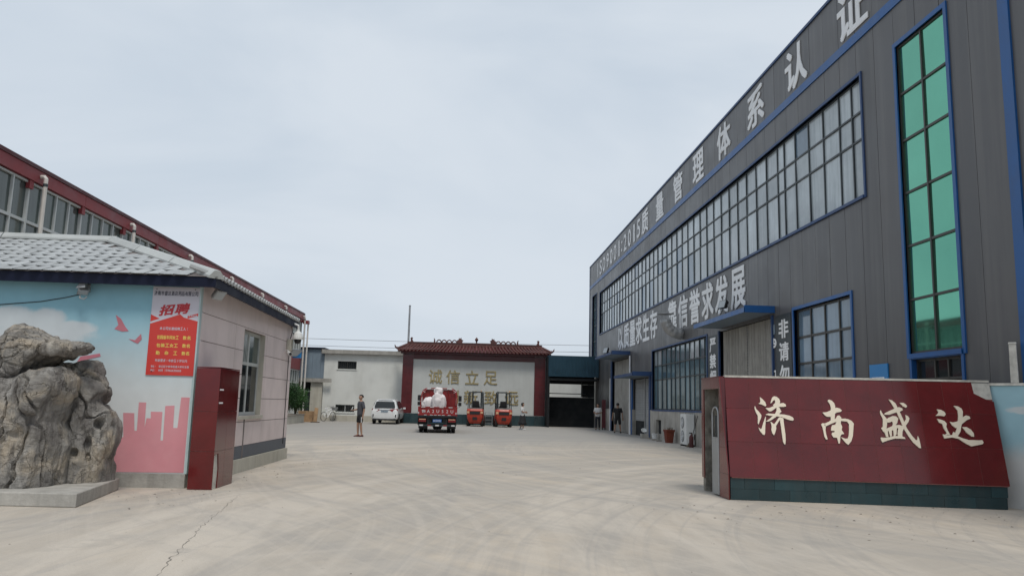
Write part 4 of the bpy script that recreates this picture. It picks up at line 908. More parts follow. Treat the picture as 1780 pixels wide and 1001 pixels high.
# roof
EX, EXF, EY, EYB, EZ, RZ = -4.30, -4.50, 13.42, 21.0, 3.52, 4.78
RXE, RY = -7.85, 17.3
mb = MB(); mb.add([(-15, EY, EZ), (EX, EY, EZ), (RXE, RY, RZ), (-15, RY, RZ), (EXF, EYB, EZ), (-15, EYB, EZ)], [(0, 1, 2, 3), (1, 4, 2), (4, 5, 3, 2), (0, 5, 4, 1)])
roof = mb.build('roof', 'joint', gh)
mb = MB(); mb.box(-15, EX - .03, EY + .02, EY + .06, 3.345, 3.515); mb.hexa([(EX - .07, EY + .061, 3.345), (EX - .03, EY + .061, 3.345), (EXF - .03, EYB, 3.345), (EXF - .07, EYB, 3.345)], [(EX - .07, EY + .061, 3.515), (EX - .03, EY + .061, 3.515), (EXF - .03, EYB, 3.515), (EXF - .07, EYB, 3.515)]); mb.build('fascia_board', 'navy', roof)
mb = MB(); mb.hexa([(-15, EY + .062, 3.483), (EX - .072, EY + .062, 3.483), (EXF - .072, EYB - .05, 3.483), (-15, EYB - .05, 3.483)], [(-15, EY + .062, 3.51), (EX - .072, EY + .062, 3.51), (EXF - .072, EYB - .05, 3.51), (-15, EYB - .05, 3.51)]); mb.build('soffit', 'navy', roof)
# tiles on the front slope: one shared, scalloped mesh
sl_len = math.hypot(RY - EY, RZ - EZ); sd_ = Vector((0, (RY - EY) / sl_len, (RZ - EZ) / sl_len)); sn = Vector((0, -sd_.z, sd_.y))
TW, TE = .24, .45
mb = MB(); prof = [(-.5, .004), (-.3, .014), (0, .019), (.3, .012), (.5, .003)]; vs = []
for (k, lift) in ((0, .017), (1, .004)):
    for (u, h) in prof: vs.append(X_ * (u * TW * .94) + sd_ * (k * TE * 1.02 - (.10 * (1 - abs(2 * u) ** 1.6) if k == 0 else 0)) + sn * (h + lift))
for (u, h) in prof: vs.append(vs[len(vs) - 10] - sn * .011 )
mb.add(vs, [(i, i + 1, i + 6, i + 5) for i in range(4)] + [(10 + i, 11 + i, i + 1, i) for i in range(4)])
tme = mb.mesh('roof_tile'); tme.materials.append(M['rooftile']); nt_ = 0
for p in tme.polygons: p.use_smooth = False
nrow = int(sl_len / TE); go = OFF['gatehouse']
for rI in range(nrow):
    s0 = .02 + rI * TE; p0 = Vector((0, EY, EZ)) + sd_ * s0
    xr = EX + (RXE - EX) * (s0 + TE * .5) / sl_len - .05
    x = math.floor(xr / TW) * TW - TW * (.5 + .5 * (rI % 2))
    while x > (-11.0 if rI > 4 else -10):
        o = bpy.data.objects.new('roof_tile', tme); COL.objects.link(o); o.parent = roof; o.location = Vector((x, p0.y, p0.z)) + sn * .004 - go; o.rotation_euler = (random.gauss(0, .008), random.gauss(0, .01), 0)
        x -= TW; nt_ += 1
def cap(a, b, wd, name):
    a = Vector(a); b = Vector(b); d = (b - a).normalized(); sdw = d.cross(Z_).normalized(); up = sdw.cross(d).normalized()
    ring = lambda p: [p - sdw * wd - up * .09, p - sdw * wd - up * .05, p - sdw * wd * .35 + up * .05, p + sdw * wd * .35 + up * .05, p + sdw * wd - up * .05, p + sdw * wd - up * .09]
    MB().loft([ring(a), ring(b)]).build(name, 'ridgecap', roof, fix=True)
h0 = Vector((EX, EY, EZ + .055)); h1 = Vector((RXE, RY, RZ + .09))
for i in range(3): cap(h0 + (h1 - h0) * (i / 3 + .004), h0 + (h1 - h0) * ((i + 1) / 3), .13 + .004 * i, 'hip_cap')
for i in range(3): cap((RXE - 2.4 * i + .1, RY, RZ + .09), (RXE - 2.4 * (i + 1) + .12, RY, RZ + .09), .13 + .003 * i, 'ridge_cap')
# scalloped pan ends along the side eave
for i in range(36):
    yy = EY + .12 + i * .209; xe = EX + (EXF - EX) * (yy - EY) / (EYB - EY)
    mb = MB(); mb.tube([(xe + .012, yy, EZ + .02), (xe - .5, yy, EZ + .02 + .5 * (RZ - EZ) / (EX - RXE))], .05, 7); mb.build('eave_tile', 'rooftile', roof, fix=True)

# recruitment poster
ps = thing('recruitment_poster', 'red and white recruitment poster with yellow print on the mural wall', 'poster', (-5.05, GY - .02, 1.84))
PX0, PX1, PZ0, PZ1 = -5.45, -4.66, 1.85, 3.36
SH = .0   # hangs straight
pf = lambda a, b, d: (PX0 + a * (PX1 - PX0), GY - .008 - d, PZ0 + b * (PZ1 - PZ0))
mb = MB(); mb.prism([(0, 0), (1, 0), (1, 1), (0, 1)], pf, 0, .008); mb.build('sheet', 'poster_white', ps, fix=True)
mb = MB(); mb.prism([(0, 0), (1, 0), (1, .615), (.70, .655), (.62, .69), (0, .575)], pf, .0085, .0095); mb.build('red_field', 'poster_red', ps, fix=True)
mb = MB(); mb.prism([(0, .6), (.19, .635), (0, .68)], pf, .0085, .0095); mb.build('red_corner', 'poster_red', ps, fix=True)
mb = MB(); mb.prism([(.78, .645), (1, .675), (1, .705), (.78, .675)], pf, .0085, .0095); mb.build('red_ribbon', 'poster_red', ps, fix=True)
PW, PH = PX1 - PX0, PZ1 - PZ0
def ptext(txt, u, v, wd, ht, m_, bold=.012, layer=.0107):
    mb = MB(); put_text(mb, txt, pf(u, v, layer), X_, Z_, -Y_, wd * PW, ht * PH, .0014, bold); return mb.build('print', m_, ps)
ptext('济南市盛达酒店用品有限公司', .5, .925, .94, .052, 'poster_text_dark', .02, .0095)
for ch, u, v in (('招', .33, .735), ('聘', .66, .755)):
    mb = MB(); put_char(mb, ch, pf(u, v, .0112), Vector((1, 0, .12)), Vector((.22, 0, 1)), -Y_, .3 * PW, .125 * PH, .0014, .035); mb.build('print', 'poster_text_red', ps)
ptext('长期招聘', .89, .675, .19, .02, 'poster_white', .012, .0107)
ptext('本公司长期招聘工人:', .52, .525, .62, .034, 'poster_white', .015)
ptext('花园版车间女工', .40, .425, .46, .042, 'poster_yellow', .022); ptext('数名', .80, .425, .17, .042, 'poster_yellow', .022)
ptext('包装工女工', .40, .335, .46, .042, 'poster_yellow', .022); ptext('数名', .80, .335, .17, .042, 'poster_yellow', .022)
ptext('勤 杂 工', .40, .25, .46, .042, 'poster_yellow', .022); ptext('数名', .80, .25, .17, .042, 'poster_yellow', .022)
ptext('年龄要求:年龄五十岁以内', .51, .165, .68, .032, 'poster_white', .012)
ptext('地址:', .15, .098, .11, .026, 'poster_white', .012); ptext('章丘区宁家埠街道大桥村北首', .58, .098, .64, .026, 'poster_white', .012)
ptext('电话:', .15, .055, .11, .026, 'poster_white', .012); ptext('徐经理 15966630668', .5, .055, .48, .024, 'poster_white', .012)
for (u, v) in ((.08, .97), (.9, .975), (.12, .04)):
    mb = MB(); q = pf(u, v, .012); mb.cyl((q[0], q[1] - .004, q[2]), (q[0], q[1] + .006, q[2]), .009, 8); mb.build('nail', 'black', ps, fix=True)

# red tiled gate pier
gp = thing('gate_pier', 'dark red glazed tile gate pier with a broken patch low on its side', 'gate pier', (-4.35, 14.1, 0))
PXa, PXb, PYa, PYb, PZt = -4.545, -4.15, 13.5, 14.62, 2.0
bx(PXa + .02, PXb - .02, PYa + .02, PYb - .02, 0, PZt - .02).build('core', 'plaster_patch', gp)
for (a, b) in ((.005, .62), (.62, 1.27), (1.27, 1.99)): bx(PXa, PXb - .0, PYa - .002, PYa + .018, a, b - .005).build('tile', 'redtile', gp)
for i, (a, b) in enumerate(((.005, .62), (.62, 1.27), (1.27, 1.99))):
    for j, (c, d) in enumerate(((PYa + .02, 14.07), (14.07, PYb))):
        mb = MB()
        if i == 0 and j == 0:
            mb.prism([(c + .25, a), (d - .005, a), (d - .005, b - .005), (c, b - .005), (c, .55), (c + .2, .58), (c + .27, .3)], lambda p, q, e: (PXb - .018 + e, p, q), 0, .018)
        else: mb.box(PXb - .018, PXb, c, d - .005, a, b - .005)
        mb.build('tile', 'redtile', gp, fix=True)
bx(PXa, PXb - .001, PYa - .001, PYb, PZt - .008, PZt + .006).build('cap_tile', 'redtile', gp)
for z in (1.62, 1.4):
    bx(PXb + .001, PXb + .004, 13.54, 13.74, z, z + .025).build('label_strip', 'letter', gp)

# lamps and cameras on the gatehouse
def spot(loc, label, name, s_, aim):
    t = thing(name, label, 'floodlight', loc, 0, local=True)
    a = Vector(aim).normalized(); r_ = a.cross(Z_).normalized(); u = r_.cross(a)
    f = lambda x, y, z: r_ * x + a * y + u * z
    MB().hexa([f(-s_, .0, -s_ * .7), f(s_, .0, -s_ * .7), f(s_ * .75, -.08, -s_ * .5), f(-s_ * .75, -.08, -s_ * .5)], [f(-s_, .0, s_ * .7), f(s_, .0, s_ * .7), f(s_ * .75, -.08, s_ * .5), f(-s_ * .75, -.08, s_ * .5)]).build('housing', 'steel', t, fix=True)
    MB().hexa([f(-s_ * .86, .001, -s_ * .58), f(s_ * .86, .001, -s_ * .58), f(s_ * .86, .008, -s_ * .58), f(-s_ * .86, .008, -s_ * .58)], [f(-s_ * .86, .001, s_ * .58), f(s_ * .86, .001, s_ * .58), f(s_ * .86, .008, s_ * .58), f(-s_ * .86, .008, s_ * .58)]).build('lens', 'lensglass', t, fix=True)
    return t
t = spot((-6.55, GY - .16, 3.2), 'small grey floodlight with hood under the eave above the rock', 'floodlight', .085, (.35, -.5, -.8))
mb = MB(); mb.tube([(0, .01, .05), (0, .08, .1), (0, .155, .12)], .015, 6); mb.box(-.05, .05, .12, .155, .02, .16); mb.build('bracket', 'steel', t, fix=True)
mb = MB(); mb.hexa([(-.09, -.07, .06), (.07, -.1, .07), (.08, .04, .1), (-.08, .05, .1)], [(-.05, -.04, .15), (.05, -.05, .15), (.05, .04, .16), (-.05, .04, .16)]); mb.build('hood', 'steel', t, fix=True)
mb = MB(); mb.tube([(-.05, .02, -.04), (-.03, -.02, -.1), (.05, -.04, -.12), (.09, -.03, -.08)], .012, 6); mb.build('yoke', 'steel', t, fix=True)
mb = MB(); mb.tube([(-6.6, GY - .012, 3.2), (-6.9, GY - .012, 3.12), (-7.3, GY - .012, 3.04), (-8.2, GY - .012, 2.94), (-9.4, GY - .012, 2.86)], .0075, 5); tag(mb.build('cable', 'black', None, fix=True), 'thin black cable trailing along the mural wall from the hooded floodlight', 'cable')
t = spot((-4.42, 13.98, 3.27), 'slim white floodlight under the eave at the gatehouse corner', 'floodlight', .13, (.75, -.3, -.6))
mb = MB(); mb.tube([(-.02, .02, .02), (-.04, .03, .07)], .015, 6); mb.build('bracket', 'steel', t, fix=True)
# camera cluster at the far eave corner
cx, cy = GX + .24, GYB - .45
cm = thing('dome_camera', 'white dome security camera hanging on an arm from the gatehouse eave', 'security camera', (cx, cy, 2.9))
mb = MB(); mb.lathe([(.035, .21), (.045, .17), (.105, .12), (.13, .02), (.13, -.035), (.10, -.04)], (cx, cy, 3.06), 18); mb.build('housing', 'white', cm, fix=True)
mb = MB(); mb.lathe([(.095, 0), (.09, -.045), (.065, -.085), (.025, -.105)], (cx, cy, 3.018), 16); mb.build('dome', 'black', cm, smooth=True)
mb = MB(); mb.tube([(cx, cy, 3.26), (cx, cy, 3.38), (cx - .1, cy, 3.42), (cx - .24, cy, 3.42)], .028, 8); mb.build('arm', 'white', cm, fix=True)
jb = thing('junction_box', 'beige junction box with cables at the gatehouse corner below the eave', 'junction box', (GX + .07, GYB - .5, 2.9))
bx(GX + .003, GX + .11, GYB - .62, GYB - .38, 2.72, 3.02).build('box', 'beige_wall', jb, bevel=.01)
mb = MB(); mb.tube([(GX + .06, GYB - .5, 3.02), (GX + .09, GYB - .45, 3.2), (GX + .05, GYB - .4, 3.42)], .012, 5); mb.tube([(GX + .05, GYB - .45, 2.72), (GX + .03, GYB - .4, 2.5), (GX + .02, GYB - .38, .4)], .010, 5); mb.build('cable', 'black', jb, fix=True)
t = spot((GX + .2, GYB - .35, 2.68), 'blue-backed floodlight below the dome security camera', 'floodlight', .14, (.5, -.6, -.5))
mb = MB(); mb.tube([(0, .03, .02), (-.1, .1, .06), (-.19, .12, .06)], .015, 6); mb.build('bracket', 'steel', t, fix=True)
bx(-.1, .12, .06, .09, -.12, .1).build('back_cover', 'sign_blue', t)
cm2 = thing('bullet_camera', 'small white bullet camera on bracket beside the junction box', 'security camera', (GX + .1, GYB - .75, 2.62))
mb = MB(); mb.cyl((GX + .1, GYB - .8, 2.66), (GX + .2, GYB - 1.0, 2.62), .045, 10); mb.build('body', 'white', cm2, fix=True)
mb = MB(); mb.cyl((GX + .201, GYB - 1.002, 2.6195), (GX + .206, GYB - 1.012, 2.617), .036, 10); mb.build('lens', 'black', cm2, fix=True)
mb = MB(); mb.tube([(GX + .003, GYB - .75, 2.7), (GX + .06, GYB - .77, 2.72), (GX + .12, GYB - .85, 2.7)], .014, 6); mb.build('bracket', 'white', cm2, fix=True)

# ================================================================== SCHOLAR ROCK ON ITS BASE
rbse = MB().hexa([(-9.3, 11.32, 0), (-5.18, 11.12, 0), (-5.55, 13.3, 0), (-9.3, 13.3, 0)], [(-9.3, 11.32, .185), (-5.18, 11.12, .185), (-5.55, 13.3, .185), (-9.3, 13.3, .185)]).build('rock_base', 'concrete', None, bevel=.015)
tag(rbse, 'low grey concrete slab under the big garden rock', 'base')
def make_rock():
    mb = MB()
    def mass(Y, hd, poly, foot=False):
        """a rounded lump of stone: its outline swept through its depth, narrowing to front and back"""
        n = len(poly); cx = sum(p[0] for p in poly) / n; cz = sum(p[1] for p in poly) / n
        ar = sum(poly[i][0] * poly[(i + 1) % n][1] - poly[(i + 1) % n][0] * poly[i][1] for i in range(n))
        if ar < 0: poly = poly[::-1]
        rings = []
        for (t, sc) in ((-1, .45), (-.9, .66), (-.65, .86), (-.3, .97), (0, 1), (.35, .97), (.7, .84), (1, .5)):
            rings.append([(cx + (x - cx) * sc, Y + t * hd, (cz + (z - cz) * sc) if not (foot and z < .3) else z) for (x, z) in poly])
        mb.loft(rings)
    mass(12.2, .62, [(-7.61, .12), (-7.75, .99), (-7.6, 1.59), (-7.17, 1.77), (-6.77, 1.69), (-6.43, 1.84), (-6.14, 1.89), (-5.95, 1.88), (-5.86, 1.73), (-5.86, 1.53), (-5.94, 1.3), (-6.0, 1.07), (-5.93, .9), (-5.9, .74), (-5.93, .51), (-5.93, .12)], True)
    mass(12.25, .42, [(-7.63, 1.5), (-7.64, 1.89), (-7.3, 2.03), (-7.06, 2.23), (-6.88, 2.42), (-6.76, 2.55), (-6.59, 2.48), (-6.42, 2.4), (-6.21, 2.33), (-6.01, 2.26), (-5.76, 2.27), (-5.69, 2.2), (-5.76, 2.13), (-5.92, 2.06), (-6.15, 2.04), (-6.32, 1.96), (-6.55, 1.72), (-6.86, 1.5)])
    mass(12.72, .34, [(-6.57, 1.86), (-6.39, 1.95), (-6.18, 1.94), (-6.02, 2.0), (-5.83, 2.01), (-5.76, 1.82), (-5.62, 1.58), (-5.68, 1.44), (-5.63, 1.24), (-5.61, 1.03), (-5.63, .69), (-5.66, .46), (-5.66, .12), (-5.86, .12), (-6.14, .12), (-6.23, .68), (-6.25, 1.15), (-6.27, 1.6)], True)
    mass(12.78, .3, [(-5.81, 1.37), (-5.65, 1.37), (-5.54, 1.22), (-5.46, 1.04), (-5.45, .85), (-5.51, .64), (-5.56, .49), (-5.55, .12), (-5.77, .12), (-5.82, .69), (-5.79, 1.03)], True)
    me0 = mb.mesh('rock_masses'); bm = bmesh.new(); bm.from_mesh(me0); bmesh.ops.triangulate(bm, faces=bm.faces); bmesh.ops.recalc_face_normals(bm, faces=bm.faces)
    me = bpy.data.meshes.new('rock_blobs'); bm.to_mesh(me); bm.free()
    o = bpy.data.objects.new('rock_blobs', me); COL.objects.link(o)
    md = o.modifiers.new('r', 'REMESH'); md.mode = 'VOXEL'; md.voxel_size = .02
    ms = o.modifiers.new('s', 'SMOOTH'); ms.iterations = 8; ms.factor = .5
    md2 = o.modifiers.new('r2', 'SUBSURF'); md2.levels = 0
    bpy.context.view_layer.update(); dg = bpy.context.evaluated_depsgraph_get(); dg.update()
    out = bpy.data.meshes.new_from_object(o.evaluated_get(dg)); bpy.data.objects.remove(o)
    bm = bmesh.new(); bm.from_mesh(out); bmesh.ops.recalc_face_normals(bm, faces=bm.faces); bm.normal_update()
    org = Vector((-6.6, 12.3, .186))
    disp = []
    for v in bm.verts:
        p = v.co
        q = Vector((p.x * 1.5, p.y * 1.5, p.z * 1.1))
        wp = noise.noise_vector(p * 1.6) * .22 + noise.noise_vector(p * 5) * .05
        q = p + wp
        big = noise.noise(p * 1.5)
        F1 = noise.voronoi(Vector((q.x * 2.9, q.y * 2.9, q.z * 1.0)))[0]
        F2 = noise.voronoi(Vector((q.x * 7.0 + 3, q.y * 7.0, q.z * 3.0)))[0]
        left = max(0, min(1, (-6.5 - p.x) / .35)) if p.z < 1.7 else .7
        st1 = noise.noise(Vector((q.x * 1.1 + 3, q.y * 1.1, q.z * 7.5 + q.x * 1.2)))
        crk = noise.noise(Vector((q.x * 3.1 + 7, q.y * 3.1, q.z * .6)))
        crease = lambda n, w_: max(0, 1 - abs(n) / w_)
        fine = noise.fractal(p * 11.0, .8, 2.1, 5, noise_basis='PERLIN_ORIGINAL')
        pit = max(0, noise.noise(p * 3.9 + Vector((9, 2, 4))) - .42)
        d = big * .03 + (F1[0] - .40) * .20 + (F2[0] - .4) * .085 - .09 * crease(crk, .07) - left * .045 * crease(st1, .13) + left * st1 * .025 + fine * .012 - pit * .4
        d *= .35 + .65 * abs(v.normal.y)
        hole = math.hypot(p.x + 5.6, (p.z - 1.06) * .9)
        if p.x > -5.75 and hole < .085 and v.normal.y < .3: d -= .22 * (1 - (hole / .085) ** 4)
        disp.append(v.normal * max(-.22, min(.14, d)))
    for v, d in zip(bm.verts, disp): v.co += d
    for v in bm.verts:
        if v.co.z < .19: v.co.z = .187
    for v in bm.verts: v.co -= org
    bm.to_mesh(out); bm.free()
    tmp = bpy.data.objects.new('rock_dense', out); COL.objects.link(tmp); dm = tmp.modifiers.new('d', 'DECIMATE'); dm.ratio = .3
    bpy.context.view_layer.update(); dg = bpy.context.evaluated_depsgraph_get(); dg.update()
    o2 = bpy.data.meshes.new_from_object(tmp.evaluated_get(dg)); bpy.data.objects.remove(tmp); bpy.data.meshes.remove(out); out = o2
    for p in out.polygons: p.use_smooth = False
    out.name = 'garden_rock'; r = bpy.data.objects.new('garden_rock', out); COL.objects.link(r); r.location = org; out.materials.clear(); out.materials.append(M['rock'])
    tag(r, 'large weathered grey limestone garden rock with overhanging beak on concrete slab', 'rock')
make_rock()

# ================================================================== NAME WALL AT THE RIGHT
BL = Vector((4.5, 13.5, .37)); BR = Vector((8.88, 12.78, .37)); TLp = Vector((4.55, 13.95, 2.09))
uS = (BR - BL).normalized(); vS = TLp - BL; vS = (vS - uS * vS.dot(uS)).normalized(); nS = uS.cross(vS)
SL, SHt = 4.49, 1.775
nw = thing('name_wall', 'dark red tiled name wall with cream brush characters and dark green base', 'wall', (6.7, 13.6, 0))
S = lambda a, b, d: BL + uS * a + vS * b + nS * d
nbk = Vector((-uS.y, uS.x, 0)); 
if nbk.y < 0: nbk = -nbk
# solid leaning front part behind the tiles
def slab(a0, a1, z0, z1, t0, t1, m_, name, par):
    p = lambda a, z, t: Vector((BL.x, BL.y, 0)) + Vector((uS.x, uS.y, 0)) * a + nbk * t + Z_ * z
    return MB().hexa([p(a0, z0, t0), p(a1, z0, t0), p(a1, z0, t1), p(a0, z0, t1)], [p(a0, z1, t0), p(a1, z1, t0), p(a1, z1, t1), p(a0, z1, t1)]).build(name, m_, par, fix=True)
tip = .455
MB().hexa([S(.03, .0, -.005), S(SL - .02, .0, -.005), S(SL - .02, .0, -.005) + nbk * .42, S(.03, 0, -.005) + nbk * .42],
          [S(.03, SHt - .02, -.005), S(SL - .02, SHt - .02, -.005), S(SL - .02, SHt - .02, -.005) + nbk * .03, S(.03, SHt - .02, -.005) + nbk * .03]).build('core', 'mortar', nw, fix=True)
ncol = 11; tw = SL / ncol; rows = [.012, .62, 1.21, SHt]
for i in range(ncol):
    for j in range(3):
        a0, a1, b0, b1 = i * tw + .0025, (i + 1) * tw - .0025, rows[j] + .0025, rows[j + 1] - .003
        if i == ncol - 1 and j == 2:   # broken top corner: plaster shows
            mb = MB(); mb.prism([(a0, b0), (a1, b0), (a1, b1 - .34), (a1 - .12, b1 - .30), (a1 - .30, b1 - .2), (a1 - .32, b1), (a0, b1)], S, -.029, 0); mb.build('face_tile', 'redtile', nw, fix=True)
            mb = MB(); mb.prism([(a1 - .30, b1 - .2), (a1 - .12, b1 - .30), (a1 - .02, b1 - .3), (a1 - .02, b1 - .01), (a1 - .31, b1 - .01)], S, -.0295, -.003); mb.build('bare_plaster', 'plaster_patch', nw, fix=True)
            continue
        e = random.uniform(-.0012, .0012); g_ = random.uniform(-.0012, .0012)
        MB().hexa([S(a0, b0, -.029), S(a1, b0, -.029), S(a1, b0, 0 + e), S(a0, b0, 0 - e)], [S(a0, b1, -.029), S(a1, b1, -.029), S(a1, b1, e + g_), S(a0, b1, -e + g_)]).build('face_tile', 'redtile', nw, fix=True)
slab(.0, SL - .03, 1.995 + .09, 2.09 + .03, .44, .62, 'plaster_patch', 'coping', nw)
# dark green base
slab(.02, SL - .05, 0, .372, .05, .4, 'mortar_dark', 'base_core', nw)
nb = 9
for i in range(nb):
    for (z0, z1) in ((.004, .185), (.188, .368)):
        w_ = (SL - .04) / nb; off = .5 * w_ if z0 > .1 else 0
        a0, a1 = max(.01, i * w_ - off), i * w_ + w_ - off - .004
        if i == nb - 1 and off: 
            slab(i * w_ - off, a1, z0, z1, .03, .049, 'greentile', 'base_tile', nw); slab(a1 + .004, SL - .03, z0, z1, .03, .049, 'greentile', 'base_tile', nw); continue
        slab(a0, a1, z0, z1, .03, .049, 'greentile', 'base_tile', nw)
# gate housing behind: end face with niche, roof slab, back wall
EXx = 4.49
def endtile(y0, y1, z0, z1): bx(EXx - .02, EXx - .001, y0, y1, z0, z1).build('end_tile', 'redtile', nw)
MB().hexa([(EXx, 13.56, 0), (EXx + .3, 13.58, 0), (EXx + .3, 13.97, 0), (EXx, 13.97, 0)], [(EXx, 13.965, 2.08), (EXx + .3, 13.92, 2.08), (EXx + .3, 13.97, 2.08), (EXx, 13.968, 2.08)]).build('end_core', 'redtile2', nw, fix=True)
for (z0, z1) in ((.003, .42), (.424, .86), (.864, 1.30), (1.304, 1.70), (1.704, 2.08)):
    f = lambda z: 13.49 + max(0, (z - .37)) / 1.72 * .455
    MB().hexa([(EXx - .02, f(z0), z0), (EXx - .001, f(z0), z0), (EXx - .001, 13.966, z0), (EXx - .02, 13.966, z0)], [(EXx - .02, f(z1), z1), (EXx - .001, f(z1), z1), (EXx - .001, 13.966, z1), (EXx - .02, 13.966, z1)]).build('end_tile', 'redtile', nw, fix=True)
for (y0, y1) in ((13.97, 14.44), (14.444, 15.02)): endtile(y0, y1, 1.88, 2.08)
for (z0, z1) in ((.25, .85), (.854, 1.40), (1.404, 1.876)): endtile(14.88, 15.02, z0, z1)
bx(EXx, 8.9, 13.98, 15.0, 1.9, 2.075).build('roof_slab', 'concrete_rough', nw)
bx(EXx, 8.9, 14.86, 15.0, 0, 1.9).build('back_wall', 'concrete_rough', nw)
bx(6.6, 6.7, 13.98, 14.855, 0, 1.899).build('inner_wall', 'concrete_rough', nw)
bx(EXx - .021, 8.9, 13.968, 15.03, 2.081, 2.1).build('top_tile', 'redtile', nw)
# sliding gate leaf parked in the niche
sg = thing('sliding_gate', 'grey metal sliding gate leaf with arched top parked in the niche', 'gate', (5.4, 14.2, 0))
mb = MB(); arch = [(14.02, .03), (14.36, .03), (14.36, 1.42)] + [(14.19 + .17 * math.cos(t * .3142), 1.42 + .13 * math.sin(t * .3142)) for t in range(1, 10)] + [(14.02, 1.42)]
mb.prism([(a, b) for a, b in arch if b < 1.02] + [(14.36, 1.02), (14.02, 1.02)], lambda a, b, d: (4.465 + d, a, b), 0, .03); mb.build('end_plate', 'shutter', sg, fix=True)
mb = MB(); mb.tube([(4.475, 14.02, .03), (4.475, 14.02, 1.42)] + [(4.475, 14.19 - .17 * math.cos(t * .3142), 1.42 + .13 * math.sin(t * .3142)) for t in range(1, 10)] + [(4.475, 14.36, 1.42), (4.475, 14.36, .03)], .016, 6); mb.build('arched_frame', 'steel', sg, fix=True)
mb = MB(); mb.box(4.51, 6.5, 14.05, 14.33, .06, 1.40); mb.build('folded_bars', 'frame_dark', sg)
# brush characters
def calli():
    for ci, ch in enumerate(CALLI):
        mb = MB()
        for si, st in enumerate(ch): mb.prism([(a / 1000, b / 1000) for a, b in st], S, .001, .022 + .0006 * si)
        mb.build('brush_character', 'cream', nw, fix=True)
calli()
# boundary wall between the name wall and the factory
bw = thing('boundary_wall', 'short boundary wall painted with pale blue sky beside the name wall', 'wall', (9.1, 13.2, 0))
wq = lambda z, e=0.: [(8.95 - e, 13.32 - e, z), (9.33, 12.80 - e, z), (9.345, 12.84, z), (9.1, 13.55, z)]
MB().hexa(wq(0), wq(2.03)).build('wall', 'mural2', bw, fix=True)
MB().hexa(wq(2.033, .025), wq(2.075, .025)).build('coping', 'plaster_patch', bw, fix=True)
cp = thing('post', 'weathered white post on top of the boundary wall against the factory', 'post', (9.27, 12.97, 2.078))
MB().hexa([(9.21, 12.99, 2.078), (9.285, 12.89, 2.078), (9.345, 12.96, 2.078), (9.27, 13.05, 2.078)], [(9.215, 12.99, 2.74), (9.285, 12.9, 2.74), (9.34, 12.96, 2.74), (9.27, 13.04, 2.74)]).build('shaft', 'plaster_patch', cp, fix=True, bevel=.006)
MB().hexa([(9.205, 12.99, 2.742), (9.285, 12.885, 2.742), (9.346, 12.96, 2.742), (9.27, 13.055, 2.742)], [(9.215, 12.99, 2.77), (9.285, 12.9, 2.77), (9.34, 12.96, 2.77), (9.27, 13.04, 2.77)]).build('cap', 'plaster_patch', cp, fix=True)

# ================================================================== VEGETATION
def shrub(loc, hgt, rad, nleaf, label, m_, seed):
    rnd = random.Random(seed); t = thing('shrub', label, 'shrub', loc, 0, local=True)
    mb = MB(); tips = []
    for i in range(11):
        a = rnd.random() * 6.28; r = rad * rnd.uniform(.25, .85); top = Vector((r * math.cos(a), r * math.sin(a), hgt * rnd.uniform(.45, .95)))
        mid = Vector((top.x * .4 + rnd.gauss(0, .05), top.y * .4 + rnd.gauss(0, .05), top.z * .55))
        mb.tube([(0, 0, -.02), mid, top], [.035, .022, .006], 6)
        for q in range(5): tips.append(mid.lerp(top, .25 + q * .2) + Vector((rnd.gauss(0, rad * .16), rnd.gauss(0, rad * .16), rnd.gauss(0, hgt * .08))))
    mb.build('stems', 'bark', t, fix=True)
    mb = MB()
    for i in range(nleaf):
        c = rnd.choice(tips) + Vector((rnd.gauss(0, rad * .17), rnd.gauss(0, rad * .17), rnd.gauss(0, hgt * .075)))
        if c.z < .12: c.z = .12 + rnd.random() * .2
        d = Vector((rnd.gauss(0, 1), rnd.gauss(0, 1), rnd.gauss(.2, .7))).normalized(); s_ = d.cross(Vector((rnd.gauss(0, 1), rnd.gauss(0, 1), rnd.gauss(0, 1)))).normalized()
        L_ = rnd.uniform(.05, .11); W_ = L_ * .32; n_ = d.cross(s_) * L_ * .15
        mb.add([c, c + d * L_ * .5 + s_ * W_ - n_, c + d * L_, c + d * L_ * .5 - s_ * W_ - n_], [(0, 1, 2), (0, 2, 3)])
    f = mb.build('foliage', m_, t); f['kind'] = 'stuff'
pb = thing('planter', 'low raised concrete planter bed in front of the red factory', 'planter', (-11.5, 50, 0))
mb = MB(); mb.box(-12.15, -10.9, 44.0, 44.2, 0, .5); mb.box(-12.15, -10.9, 53.8, 54.0, 0, .5); mb.box(-11.1, -10.9, 44.2, 53.8, 0, .5); mb.box(-12.15, -12.0, 44.2, 53.8, 0, .5); mb.build('kerb', 'beige_wall', pb)
mb = MB(); mb.box(-12.17, -10.86, 43.97, 44.24, .503, .57); mb.box(-12.17, -10.86, 53.76, 54.03, .503, .57); mb.box(-11.13, -10.86, 44.24, 53.76, .503, .57); mb.build('coping', 'brick', pb)
bx(-11.999, -11.101, 44.201, 53.799, 0, .46).build('soil', 'soil', pb)
shrub((-11.4, 50.9, .46), 2.0, .75, 6500, 'dense dark green shrub filling the far end of the planter', 'leaf2', 3)
shrub((-11.2, 52.6, .46), 1.95, .75, 6000, 'brighter green loose shrub at the end of the planter by the doorway', 'leaf', 5)
shrub((-11.6, 48.6, .46), 1.5, .6, 4200, 'rounded green shrub in the planter nearest the gatehouse', 'leaf', 8)
